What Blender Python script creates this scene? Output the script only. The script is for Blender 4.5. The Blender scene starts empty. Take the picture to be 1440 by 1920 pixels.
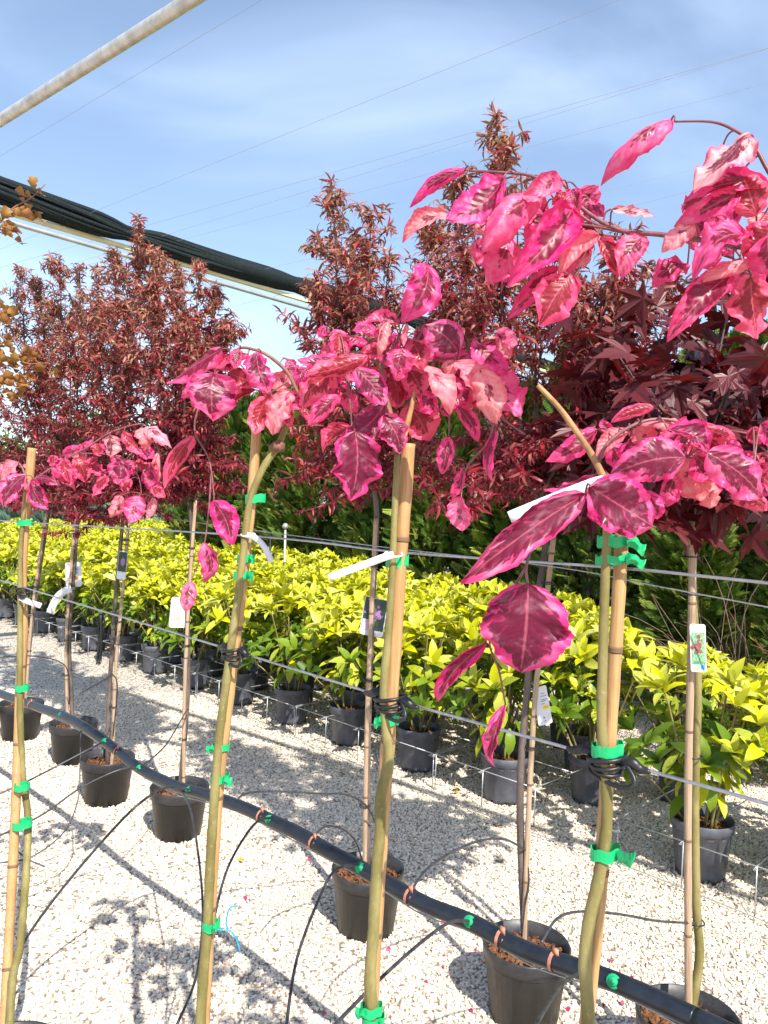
import bpy, math, random
import numpy as np
from mathutils import Vector, Matrix
random.seed(7); RNG = np.random.default_rng(7)
SC = bpy.context.scene
COL = SC.collection

# ------------------------------------------------------------------ camera
ROLL = math.atan(.04); PITCH = math.radians(-.28)
CAM = Vector((0, 0, 1.62))
F = Vector((0, math.cos(PITCH), math.sin(PITCH)))
UP0 = Vector((1, 0, 0)).cross(F)
R = Vector((1, 0, 0))*math.cos(ROLL) + UP0*math.sin(ROLL)
U = Vector((-1, 0, 0))*math.sin(ROLL) + UP0*math.cos(ROLL)
cd = bpy.data.cameras.new('camera'); cd.sensor_fit = 'VERTICAL'; cd.sensor_height = 36; cd.lens = 27
cd.clip_start = .02; cd.clip_end = 900
cam = bpy.data.objects.new('camera', cd); COL.objects.link(cam)
cam.matrix_world = Matrix(((R.x, U.x, -F.x, CAM.x), (R.y, U.y, -F.y, CAM.y), (R.z, U.z, -F.z, CAM.z), (0, 0, 0, 1)))
SC.camera = cam

# ------------------------------------------------------------------ sun and sky
LIGHT = Vector((-.38, .88, -1)).normalized()
EL = math.asin(-LIGHT.z); AZ = math.atan2(-LIGHT.x, -LIGHT.y)
sd = bpy.data.lights.new('sun', 'SUN'); sd.energy = 4.6; sd.angle = math.radians(.53); sd.color = (1, .95, .87)
sun = bpy.data.objects.new('sun', sd); COL.objects.link(sun)
sun.rotation_euler = LIGHT.to_track_quat('-Z', 'Y').to_euler(); sun.location = (2, -4, 6)
W = bpy.data.worlds.new('World'); SC.world = W; W.use_nodes = True
wn = W.node_tree; wn.nodes.clear()
def wnode(t, **k):
    n = wn.nodes.new(t)
    for a, b in k.items(): setattr(n, a, b)
    return n
sky = wnode('ShaderNodeTexSky', sky_type='NISHITA', sun_disc=False, sun_elevation=EL, sun_rotation=AZ)
sky.air_density = 1.0; sky.dust_density = .6; sky.ozone_density = 1.2
tc = wnode('ShaderNodeTexCoord'); mp = wnode('ShaderNodeMapping')
mp.inputs['Rotation'].default_value = (.2, .5, .75); mp.inputs['Scale'].default_value = (1.1, 4.2, 3.2)
nz = wnode('ShaderNodeTexNoise'); nz.inputs['Scale'].default_value = 1.25; nz.inputs['Detail'].default_value = 5; nz.inputs['Roughness'].default_value = .48
nz.inputs['Distortion'].default_value = .5
cr = wnode('ShaderNodeMapRange'); cr.interpolation_type = 'SMOOTHSTEP'
cr.inputs[1].default_value = .40; cr.inputs[2].default_value = .82; cr.inputs[3].default_value = .08; cr.inputs[4].default_value = .40
mx = wnode('ShaderNodeMix', data_type='RGBA'); mx.inputs[7].default_value = (6.6, 8.0, 10.0, 1)
bg = wnode('ShaderNodeBackground'); bg.inputs['Strength'].default_value = .122
wo = wnode('ShaderNodeOutputWorld'); L_ = wn.links.new
L_(tc.outputs['Generated'], mp.inputs['Vector']); L_(mp.outputs[0], nz.inputs['Vector']); L_(nz.outputs[0], cr.inputs[0])
L_(cr.outputs[0], mx.inputs[0]); L_(sky.outputs[0], mx.inputs[6]); L_(mx.outputs[2], bg.inputs[0]); L_(bg.outputs[0], wo.inputs[0])
SC.view_settings.view_transform = 'Standard'; SC.view_settings.look = 'None'
SC.view_settings.exposure = .85; SC.view_settings.gamma = 1
SC.render.engine = 'CYCLES'
SC.cycles.max_bounces = 5; SC.cycles.diffuse_bounces = 3; SC.cycles.transmission_bounces = 3; SC.cycles.glossy_bounces = 2; SC.cycles.transparent_max_bounces = 4

# ------------------------------------------------------------------ geometry helpers
def ray(x, y): return F*1440 + R*(x-720) - U*(y-960)
def atz(x, y, z=0.):
    d = ray(x, y); return CAM + d*((z-CAM.z)/d.z)
def aty(x, y, Y):
    d = ray(x, y); return CAM + d*(Y/d.y)
ND = Vector((.71, .704, 0)).normalized()        # across the rows
RD = Vector((.704, -.71, 0)).normalized()       # along the rows, towards the right
def atv(x, y, v):                               # on the upright plane ND.P = v
    d = ray(x, y); return CAM + d*(v/d.dot(ND))
def uv_pt(u, v, z=0.): return RD*u + ND*v + Vector((0, 0, z))

def smooth(pts, n=6):                           # Catmull-Rom
    pts = [Vector(p) for p in pts]
    if len(pts) < 3: return pts
    out = []
    for i in range(len(pts)-1):
        p0, p1, p2, p3 = pts[max(i-1, 0)], pts[i], pts[i+1], pts[min(i+2, len(pts)-1)]
        for k in range(n):
            t = k/n
            out.append(.5*((2*p1) + (p2-p0)*t + (2*p0-5*p1+4*p2-p3)*t*t + (3*p1-p0-3*p2+p3)*t**3))
    out.append(pts[-1]); return out

class MB:
    def __init__(s): s.v = []; s.f = []
    def tube(s, pts, rad, sides=8, cap=True):
        n = len(pts); rad = rad if hasattr(rad, '__len__') else [rad]*n
        if len(rad) != n: rad = list(np.interp(np.linspace(0, 1, n), np.linspace(0, 1, len(rad)), rad))
        pts = [Vector(p) for p in pts]; prev = None; b0 = len(s.v)
        for i in range(n):
            t = (pts[min(i+1, n-1)]-pts[max(i-1, 0)])
            t = t.normalized() if t.length > 1e-9 else Vector((0, 0, 1))
            if prev is None:
                ref = Vector((0, 0, 1)) if abs(t.z) < .9 else Vector((1, 0, 0)); nx = t.cross(ref).normalized()
            else: nx = (prev - t*prev.dot(t)).normalized()
            prev = nx; ny = t.cross(nx)
            for k in range(sides):
                a = 2*math.pi*k/sides
                s.v.append(tuple(pts[i] + (nx*math.cos(a)+ny*math.sin(a))*rad[i]))
        for i in range(n-1):
            for k in range(sides):
                a, b = b0+i*sides+k, b0+i*sides+(k+1) % sides
                s.f.append((a, b, b+sides, a+sides))
        if cap:
            s.f.append(tuple(b0+k for k in range(sides))[::-1]); s.f.append(tuple(b0+(n-1)*sides+k for k in range(sides)))
        return s
    def box(s, c, ax, ay, az):                   # centre and three half-axes
        c, ax, ay, az = Vector(c), Vector(ax), Vector(ay), Vector(az); b = len(s.v)
        for i in (-1, 1):
            for j in (-1, 1):
                for k in (-1, 1): s.v.append(tuple(c+ax*i+ay*j+az*k))
        for q in ((0, 1, 3, 2), (4, 6, 7, 5), (0, 4, 5, 1), (2, 3, 7, 6), (0, 2, 6, 4), (1, 5, 7, 3)): s.f.append(tuple(b+i for i in q))
        return s
    def lathe(s, prof, c=(0, 0, 0), sides=32, mod=None, zmod=None):
        b = len(s.v); c = Vector(c)
        for i, (r, z) in enumerate(prof):
            for k in range(sides):
                a = 2*math.pi*k/sides; rr = r*(mod(i, k) if mod else 1); zz = z+(zmod(i, k) if zmod else 0)
                s.v.append((c.x+rr*math.cos(a), c.y+rr*math.sin(a), c.z+zz))
        for i in range(len(prof)-1):
            for k in range(sides):
                p, q = b+i*sides+k, b+i*sides+(k+1) % sides; s.f.append((p, q, q+sides, p+sides))
        return s
    def grid(s, P):                              # P[i][j]
        b = len(s.v); n, m = len(P), len(P[0])
        for row in P:
            for p in row: s.v.append(tuple(p))
        for i in range(n-1):
            for j in range(m-1): a = b+i*m+j; s.f.append((a, a+1, a+m+1, a+m))
        return s
    def mesh(s, name, mat=None, smooth_=True):
        me = bpy.data.meshes.new(name); me.from_pydata(s.v, [], s.f)
        if mat: me.materials.append(mat)
        if smooth_: me.polygons.foreach_set('use_smooth', [True]*len(me.polygons))
        me.update(); return me
    def build(s, name, mat, parent=None, smooth_=True): return link(name, s.mesh(name, mat, smooth_), parent)

def wloc(o):
    v = Vector(o.location)
    while o.parent: o = o.parent; v += Vector(o.location)
    return v
def link(name, me, parent=None):
    """mesh in world coordinates; a top-level one gets its origin moved to its base"""
    o = bpy.data.objects.new(name, me); COL.objects.link(o)
    if parent is not None:
        o.parent = parent; o.location = -wloc(parent)
    return o
def tag(o, label=None, cat=None, group=None, kind=None):
    if label: o['label'] = label
    if cat: o['category'] = cat
    if group: o['group'] = group
    if kind: o['kind'] = kind
    return o
def empty(name, loc, label, cat, group=None):
    o = bpy.data.objects.new(name, None); o.empty_display_size = .1; COL.objects.link(o); o.location = loc
    return tag(o, label, cat, group)

def inst_mesh(name, tv, tf, P, A, S, N, sc, tint=None, mat=None, scw=None):
    """many copies of a template (x along A, y along S, z along N) in one mesh"""
    tv = np.asarray(tv, float); K = len(tv); P, A, S, N = map(np.asarray, (P, A, S, N)); n = len(P)
    sc = np.broadcast_to(np.asarray(sc, float), (n,)); scw = sc if scw is None else np.broadcast_to(np.asarray(scw, float), (n,))
    V = P[:, None, :] + A[:, None, :]*(tv[None, :, 0:1]*sc[:, None, None]) + S[:, None, :]*(tv[None, :, 1:2]*scw[:, None, None]) + N[:, None, :]*(tv[None, :, 2:3]*sc[:, None, None])
    V = V.reshape(-1, 3); me = bpy.data.meshes.new(name)
    quads = all(len(f) == 4 for f in tf); w = len(tf[0])
    assert all(len(f) == w for f in tf)
    FT = (np.asarray(tf)[None] + (np.arange(n)*K)[:, None, None]).reshape(-1, w)
    me.vertices.add(len(V)); me.vertices.foreach_set('co', V.astype(np.float32).ravel())
    me.loops.add(FT.size); me.loops.foreach_set('vertex_index', FT.ravel().astype(np.int32))
    me.polygons.add(len(FT)); me.polygons.foreach_set('loop_start', np.arange(0, FT.size, w, dtype=np.int32))
    me.polygons.foreach_set('use_smooth', np.ones(len(FT), bool))
    if tint is not None:
        a = me.color_attributes.new('tint', 'FLOAT_COLOR', 'POINT')
        tt = np.ones((n, 4), np.float32); tt[:, :3] = tint
        a.data.foreach_set('color', np.repeat(tt, K, axis=0).ravel())
    if mat: me.materials.append(mat)
    me.update(calc_edges=True); me.validate(); return me
def frames(A, up=None, jit=.5):
    """orthonormal frames from direction rows A"""
    A = np.asarray(A, float); A = A/np.linalg.norm(A, axis=1, keepdims=True)
    upv = np.tile([0, 0, 1.], (len(A), 1)) if up is None else np.asarray(up, float)
    upv = upv + RNG.normal(0, jit, A.shape)
    S = np.cross(upv, A); S /= np.linalg.norm(S, axis=1, keepdims=True)+1e-9
    return A, S, np.cross(A, S)
def leaf_template(nseg, prof, fold=.25, curl=.25, cols=3):
    v, f = [], []
    us = np.linspace(-1, 1, cols)
    for i in range(nseg+1):
        t = i/nseg; w = prof(t)
        ang = curl*t*2
        x = (math.sin(ang)/(2*curl) if abs(curl) > 1e-6 else t); z = -((1-math.cos(ang))/(2*curl) if abs(curl) > 1e-6 else 0)
        for u in us: v.append((x, u*w, z+abs(u)*w*fold))
    for i in range(nseg):
        for j in range(cols-1): a = i*cols+j; f.append((a, a+1, a+cols+1, a+cols))
    return v, f

# ------------------------------------------------------------------ materials
def mat(name):
    m = bpy.data.materials.new(name); m.use_nodes = True; nt = m.node_tree; nt.nodes.clear()
    return m, nt
class NT:
    def __init__(s, name): s.m, s.t = mat(name); s.out = s.n('ShaderNodeOutputMaterial')
    def n(s, t, **k):
        x = s.t.nodes.new(t)
        for a, b in k.items(): setattr(x, a, b)
        return x
    def l(s, a, b): s.t.links.new(a, b)
    def val(s, sock, v):
        if isinstance(v, (int, float, tuple, list)): sock.default_value = v
        else: s.l(v, sock)
    def math(s, op, a, b=0., c=0., clamp=False):
        x = s.n('ShaderNodeMath', operation=op, use_clamp=clamp); s.val(x.inputs[0], a); s.val(x.inputs[1], b)
        if op in ('MULTIPLY_ADD', 'COMPARE'): s.val(x.inputs[2], c)
        return x.outputs[0]
    def mix(s, f, a, b, blend='MIX'):
        x = s.n('ShaderNodeMix', data_type='RGBA', blend_type=blend)
        s.val(x.inputs[0], f); s.val(x.inputs[6], a if not isinstance(a, tuple) else (*a[:3], 1)); s.val(x.inputs[7], b if not isinstance(b, tuple) else (*b[:3], 1))
        return x.outputs[2]
    def rng(s, v, a, b, c=0., d=1., smooth_=True):
        x = s.n('ShaderNodeMapRange'); x.interpolation_type = 'SMOOTHSTEP' if smooth_ else 'LINEAR'
        s.val(x.inputs[0], v)
        for i, q in enumerate((a, b, c, d)): s.val(x.inputs[i+1], q)
        return x.outputs[0]
    def noise(s, scale, detail=3, rough=.5, vec=None, dist=0):
        x = s.n('ShaderNodeTexNoise'); x.inputs['Scale'].default_value = scale; x.inputs['Detail'].default_value = detail; x.inputs['Roughness'].default_value = rough; x.inputs['Distortion'].default_value = dist
        if vec is not None: s.l(vec, x.inputs['Vector'])
        return x.outputs[0]
    def co(s, which='Object', scale=None):
        c = s.n('ShaderNodeTexCoord').outputs[which]
        if scale:
            m = s.n('ShaderNodeMapping'); m.inputs['Scale'].default_value = scale; s.l(c, m.inputs[0]); c = m.outputs[0]
        return c
    def bump(s, h, strength=.3, dist=.01):
        x = s.n('ShaderNodeBump'); x.inputs['Strength'].default_value = strength; x.inputs['Distance'].default_value = dist; s.l(h, x.inputs['Height']); return x.outputs[0]
    def pbr(s, col, rough=.6, metal=0., normal=None, spec=.5, trans=None, tcol=None, coat=0):
        p = s.n('ShaderNodeBsdfPrincipled'); s.val(p.inputs['Base Color'], col if not isinstance(col, tuple) else (*col[:3], 1)); s.val(p.inputs['Roughness'], rough); p.inputs['Metallic'].default_value = metal
        p.inputs['Specular IOR Level'].default_value = spec
        if coat: p.inputs['Coat Weight'].default_value = coat
        if normal is not None: s.l(normal, p.inputs['Normal'])
        o = p.outputs[0]
        if trans:
            t = s.n('ShaderNodeBsdfTranslucent'); tc_ = tcol if tcol is not None else col
            s.val(t.inputs[0], tc_ if not isinstance(tc_, tuple) else (*tc_[:3], 1))
            if normal is not None: s.l(normal, t.inputs['Normal'])
            m = s.n('ShaderNodeMixShader'); s.val(m.inputs[0], trans); s.l(o, m.inputs[1]); s.l(t.outputs[0], m.inputs[2]); o = m.outputs[0]
        s.l(o, s.out.inputs[0]); return s.m

def simple(name, col, rough=.6, metal=0., var=.15, scale=40, bump=.15, spec=.5, co='Object'):
    t = NT(name); c = t.co(co); n = t.noise(scale, 4, .6, c)
    a = tuple(max(0, x*(1-var)) for x in col); b = tuple(min(1, x*(1+var)) for x in col)
    return t.pbr(t.mix(t.rng(n, .3, .7), a, b), rough, metal, t.bump(n, bump, .002) if bump else None, spec)

def m_beech():
    t = NT('pink beech leaf')
    uvn = t.n('ShaderNodeUVMap'); uvn.uv_map = 'UVMap'
    sx = t.n('ShaderNodeSeparateXYZ'); t.l(uvn.outputs[0], sx.inputs[0])
    oi = t.n('ShaderNodeObjectInfo'); sc = t.n('ShaderNodeSeparateColor'); t.l(oi.outputs['Color'], sc.inputs[0])
    dark, sal, pale, red = sc.outputs[0], sc.outputs[1], sc.outputs[2], oi.outputs['Alpha']
    u = t.math('MULTIPLY_ADD', sx.outputs[0], 2., -1.); au = t.math('ABSOLUTE', u); v = sx.outputs[1]
    w = t.math('SUBTRACT', v, t.math('MULTIPLY', au, .22))                       # runs along the side veins
    vein = t.math('PINGPONG', t.math('MULTIPLY', w, 9.), .5)                     # 0 at veins
    veinm = t.rng(vein, .0, .07, 1., 0.); mid = t.rng(au, .015, .05, 1., 0.)
    cb = t.n('ShaderNodeCombineXYZ'); t.l(t.math('MULTIPLY', u, 1.15), cb.inputs[0]); t.l(t.math('MULTIPLY', w, 3.4), cb.inputs[1]); t.l(t.math('MULTIPLY', oi.outputs['Random'], 57.), cb.inputs[2])
    n1 = t.noise(1.5, 5, .6, cb.outputs[0], .35)
    cb2 = t.n('ShaderNodeCombineXYZ'); t.l(u, cb2.inputs[0]); t.l(t.math('MULTIPLY', v, 3.), cb2.inputs[1]); t.l(t.math('MULTIPLY_ADD', oi.outputs['Random'], 31., 4.), cb2.inputs[2])
    n2 = t.noise(2.2, 4, .55, cb2.outputs[0])
    # blotchy dark centre: wide near the base, gone at margin and tip
    field = t.math('ADD', t.math('MULTIPLY', au, .75), t.math('MULTIPLY', t.math('ABSOLUTE', t.math('SUBTRACT', v, .40)), .95))
    field = t.math('ADD', field, t.math('MULTIPLY', t.math('SUBTRACT', n1, .5), 1.5))
    edge = t.math('MULTIPLY', dark, .95)
    dm = t.math('SUBTRACT', 1., t.rng(t.math('SUBTRACT', field, edge), -.07, .04))
    dm = t.math('MULTIPLY', dm, t.rng(dark, .0, .08))
    n3 = t.noise(3.1, 4, .6, cb.outputs[0], .5); dm = t.math('MULTIPLY', dm, t.math('SUBTRACT', 1., t.math('MULTIPLY', t.rng(n3, .52, .70), .42)))
    margin = t.rng(au, .70, .96)
    pink = t.mix(sal, (.84, .022, .21), (.84, .17, .19))
    lite = t.mix(sal, (.86, .22, .42), (.90, .42, .34))
    base = t.mix(t.rng(t.math('ADD', n2, t.math('MULTIPLY', pale, .5)), .45, .95), pink, lite)
    base = t.mix(t.math('MULTIPLY', t.rng(t.math('ADD', t.math('ADD', t.math('MULTIPLY', n2, .6), t.math('MULTIPLY', n1, .4)), t.math('MULTIPLY', pale, .5)), .72, 1.12), .8), base, (.86, .50, .46))
    base = t.mix(t.math('MULTIPLY', margin, .75), base, pink)
    dk = t.mix(red, (.080, .008, .024), (.22, .012, .016))
    dk = t.mix(t.math('MULTIPLY', t.rng(n2, .54, .70), t.math('MULTIPLY', pale, 1.1)), dk, (.36, .22, .25))
    c = t.mix(t.math('MULTIPLY', dm, .93), base, dk)
    c = t.mix(t.math('MULTIPLY', veinm, .20), c, (.42, .02, .10)); c = t.mix(t.math('MULTIPLY', mid, .55), c, (.62, .16, .22))
    h = t.math('ADD', t.math('MULTIPLY', t.rng(vein, 0., .5), 1.), t.math('MULTIPLY', n2, .3))
    nrm = t.bump(h, .24, .003)
    sat = t.mix(.55, c, t.mix(red, (.95, .06, .25), (.90, .08, .06)))
    tc2 = t.mix(t.math('MULTIPLY', dm, .6), sat, (.35, .01, .03))
    return t.pbr(c, t.math('SUBTRACT', t.rng(n2, .3, .7, .36, .5), t.math('MULTIPLY', dm, .08)), 0, nrm, .34, .36, tc2)

def m_tint(name, rough=.5, trans=.3, spec=.4, var=.35, scale=90, gain=1.):
    t = NT(name); a = t.n('ShaderNodeAttribute'); a.attribute_name = 'tint'
    n = t.noise(scale, 3, .6, t.co('Object'))
    c = t.mix(t.math('MULTIPLY', t.rng(n, .3, .75), var), a.outputs['Color'], (.02, .01, .006), 'MIX')
    return t.pbr(c, rough, 0, None, spec, trans)
def m_aucuba():
    t = NT('variegated aucuba leaf'); a = t.n('ShaderNodeAttribute'); a.attribute_name = 'tint'
    sc = t.n('ShaderNodeSeparateColor'); t.l(a.outputs['Color'], sc.inputs[0])   # r = how yellow, g = random, b = cream
    co = t.co('Object'); n = t.noise(75, 4, .65, co, .4); n2 = t.noise(28, 3, .5, co)
    yl = t.mix(t.rng(n2, .3, .7), (.47, .48, .003), (.60, .585, .008)); yl = t.mix(sc.outputs[2], yl, (.60, .62, .17))
    gr = t.mix(sc.outputs[1], (.06, .13, .010), (.17, .27, .015))
    msk = t.rng(t.math('ADD', t.math('MULTIPLY', t.math('SUBTRACT', n, .5), 1.7), sc.outputs[0]), .42, .58)
    c = t.mix(msk, gr, yl)
    return t.pbr(c, .42, 0, t.bump(n2, .2, .003), .32, .30)
def m_maple():
    t = NT('burgundy maple leaf'); oi = t.n('ShaderNodeObjectInfo'); n = t.noise(30, 3, .6, t.co('Object'))
    c = t.mix(oi.outputs['Random'], (.042, .008, .012), (.10, .013, .017)); c = t.mix(t.math('MULTIPLY', n, .4), c, (.13, .022, .024))
    return t.pbr(c, .42, 0, None, .4, .15, (.30, .015, .018))
def m_tan():
    t = NT('tan autumn leaf'); oi = t.n('ShaderNodeObjectInfo'); n = t.noise(25, 4, .6, t.co('Object'))
    c = t.mix(oi.outputs['Random'], (.38, .24, .05), (.42, .17, .08)); c = t.mix(t.rng(n, .4, .7), c, (.34, .13, .04))
    return t.pbr(c, .55, 0, None, .3, .35)
def m_bamboo(name, a, b, ring):
    t = NT(name); co = t.co('Object'); st = t.co('Object', (90, 90, 3)); n = t.noise(3, 5, .6, st); n2 = t.noise(9, 4, .6, co)
    c = t.mix(t.rng(n, .3, .7), a, b); c = t.mix(t.math('MULTIPLY', t.rng(n2, .52, .72), .5), c, ring)
    return t.pbr(c, .5, 0, t.bump(n, .25, .002), .4)
def m_bark(name, a, b, sp):
    t = NT(name); co = t.co('Object', (1, 1, .4)); n = t.noise(22, 5, .65, co); n2 = t.noise(160, 3, .6, t.co('Object'))
    c = t.mix(t.rng(n, .35, .68), a, b); c = t.mix(t.math('MULTIPLY', t.rng(n2, .60, .72), .45), c, sp)
    return t.pbr(c, .6, 0, t.bump(n2, .3, .002), .35)
def m_gravel_ground():
    t = NT('white gravel bed'); co = t.co('Object')
    v = t.n('ShaderNodeTexVoronoi'); v.inputs['Scale'].default_value = 62; t.l(co, v.inputs['Vector'])
    n = t.noise(1.1, 4, .6, co); sp = t.n('ShaderNodeSeparateColor'); t.l(v.outputs['Color'], sp.inputs[0])
    c = t.mix(sp.outputs[0], (.56, .50, .42), (.80, .75, .67)); c = t.mix(t.rng(v.outputs['Distance'], .35, .75), c, (.25, .195, .14))
    c = t.mix(t.math('MULTIPLY', t.rng(n, .52, .75), .35), c, (.30, .23, .17))
    hb = t.math('SUBTRACT', 1., v.outputs['Distance'])
    return t.pbr(c, .8, 0, t.bump(hb, .8, .012), .3)
def m_stone():
    t = NT('white gravel stone'); oi = t.n('ShaderNodeObjectInfo'); r = oi.outputs['Random']; n = t.noise(2.5, 3, .6, t.co('Object'))
    c = t.mix(r, (.64, .52, .39), (.88, .79, .66)); c = t.mix(t.rng(r, .93, .95), c, (.48, .36, .27)); c = t.mix(t.math('MULTIPLY', n, .25), c, (.62, .53, .43))
    wp = t.n('ShaderNodeNewGeometry').outputs['Position']; d1 = t.noise(2.1, 5, .7, wp); c = t.mix(t.math('MULTIPLY', t.rng(d1, .55, .74), .38), c, (.44, .32, .22))
    return t.pbr(c, .7, 0, None, .35)
def m_soil():
    t = NT('bark soil'); n = t.noise(70, 4, .7, t.co('Object')); n2 = t.noise(160, 2, .5, t.co('Object'))
    c = t.mix(t.rng(n, .35, .65), (.05, .025, .014), (.26, .11, .05)); c = t.mix(t.math('MULTIPLY', t.rng(n2, .6, .7), .6), c, (.42, .25, .14))
    return t.pbr(c, .9, 0, t.bump(n, 1., .01), .2)
def m_net():
    t = NT('black green shade net'); st = t.n('ShaderNodeTexWave'); st.inputs['Scale'].default_value = 60; st.inputs['Distortion'].default_value = 1.5; t.l(t.co('Object'), st.inputs[0])
    n = t.noise(120, 3, .7, t.co('Object')); c = t.mix(t.rng(n, .45, .75), (.005, .009, .010), (.026, .038, .038))
    return t.pbr(c, .7, 0, t.bump(n, .8, .004), .25)
def m_pot(name, a, b):
    t = NT(name); n = t.noise(14, 5, .65, t.co('Object')); n2 = t.noise(240, 2, .6, t.co('Object'))
    c = t.mix(t.rng(n, .35, .75), a, b); c = t.mix(t.math('MULTIPLY', t.rng(n2, .62, .72), .35), c, (.22, .20, .17))
    return t.pbr(c, t.rng(n, .3, .7, .36, .55), 0, t.bump(n2, .1, .001), .5)

M = dict(
    beech=m_beech(), red=m_tint('narrow red leaf', .42, .34, .4, .2), conifer=m_tint('conifer spray', .6, .2, .25, .3, 30), aucuba=m_aucuba(), maple=m_maple(), tan=m_tan(),
    far=m_tint('far foliage', .7, .2, .2, .3, 3),
    bamboo=m_bamboo('pale bamboo', (.37, .20, .078), (.50, .30, .13), (.26, .12, .05)), oldcane=m_bamboo('weathered cane', (.30, .20, .13), (.46, .33, .22), (.17, .10, .06)),
    node=simple('cane joint', (.16, .09, .045), .7), bark_g=m_bark('olive beech bark', (.15, .125, .035), (.27, .225, .085), (.34, .30, .19)), bark_b=m_bark('brown twig bark', (.17, .075, .05), (.28, .14, .085), (.40, .26, .18)),
    bark_d=m_bark('dark stem bark', (.07, .05, .045), (.16, .12, .10), (.30, .26, .22)), twig=simple('purple twig', (.20, .07, .075), .5, 0, .3, 80), cut=simple('dry peeled stub', (.36, .19, .08), .7, 0, .35, 60),
    tape=simple('green tie tape', (.005, .40, .13), .4, 0, .15, 60, .2), strap=simple('black rubber strap', (.012, .012, .014), .42, 0, .4, 50), wire=simple('galvanised wire', (.42, .43, .45), .38, .85, .12, 120, .05),
    rod=simple('zinc rod', (.50, .51, .53), .42, .7, .15, 90, .05), tubeg=simple('galvanised tube', (.56, .53, .49), .48, .55, .2, 14, .1), steel=simple('bright zinc tube', (.50, .51, .53), .4, .6, .1, 10, .05),
    beam=simple('cream beam', (.66, .58, .36), .6, 0, .1, 8, .05), pipe=simple('blue black pipe', (.012, .016, .024), .33, 0, .3, 30, .05), drip=simple('grey drip tube', (.035, .035, .038), .4, 0, .4, 40, .05),
    plug=simple('green dripper', (.01, .33, .13), .4, 0, .1, 60), otie=simple('terracotta tie', (.48, .19, .12), .6, 0, .25, 90), paper=simple('white tag', (.66, .66, .69), .45, 0, .04, 30, .02), blue=simple('blue twine', (.02, .30, .55), .6, 0, .2, 200),
    ink=simple('grey ink', (.14, .15, .20), .7), yellow=simple('yellow sticker', (.82, .58, .02), .5), orange=simple('orange sticker', (.82, .34, .02), .5),
    pot=m_pot('black pot plastic', (.022, .022, .024), (.055, .054, .056)), gpot=m_pot('grey pot plastic', (.07, .075, .09), (.125, .13, .155)),
    soil=m_soil(), ground=m_gravel_ground(), stone=m_stone(), net=m_net(), dead=simple('dead brown twig', (.16, .10, .07), .8, 0, .4, 30), hill=simple('blue hill', (.10, .13, .13), .9, 0, .2, .1, 0),
    fallen=simple('fallen brown leaf', (.30, .10, .035), .6, 0, .4, 60), petal=simple('fallen pink leaf', (.62, .03, .12), .5, 0, .3, 60), fallen_y=simple('fallen yellow leaf', (.55, .33, .02), .6, 0, .3, 60),
    swire=simple('pale zinc shade wire', (.30, .32, .35), .6, 0, .05, 20, 0),
    glassroof=simple('grey roof', (.30, .33, .36), .5, 0, .1, 1, 0),
)

# ------------------------------------------------------------------ ground and gravel
g = MB(); g.grid([[(x, y, 0) for x in np.linspace(-140, 140, 9)] for y in np.linspace(-20, 420, 9)]); tag(g.build('ground', M['ground'], None, False), kind='structure')
hb = MB(); hp = []
for i in range(41):
    a = math.radians(-75+150*i/40); h = 6+5*math.sin(i*.55)+3*math.sin(i*1.3+1)
    hp.append([(math.sin(a)*rr, math.cos(a)*rr+20, hh) for rr, hh in ((300, -2), (330, h*.6), (360, h), (395, -2))])
hb.grid(hp); tag(hb.build('hills', M['hill']), kind='structure')

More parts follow.
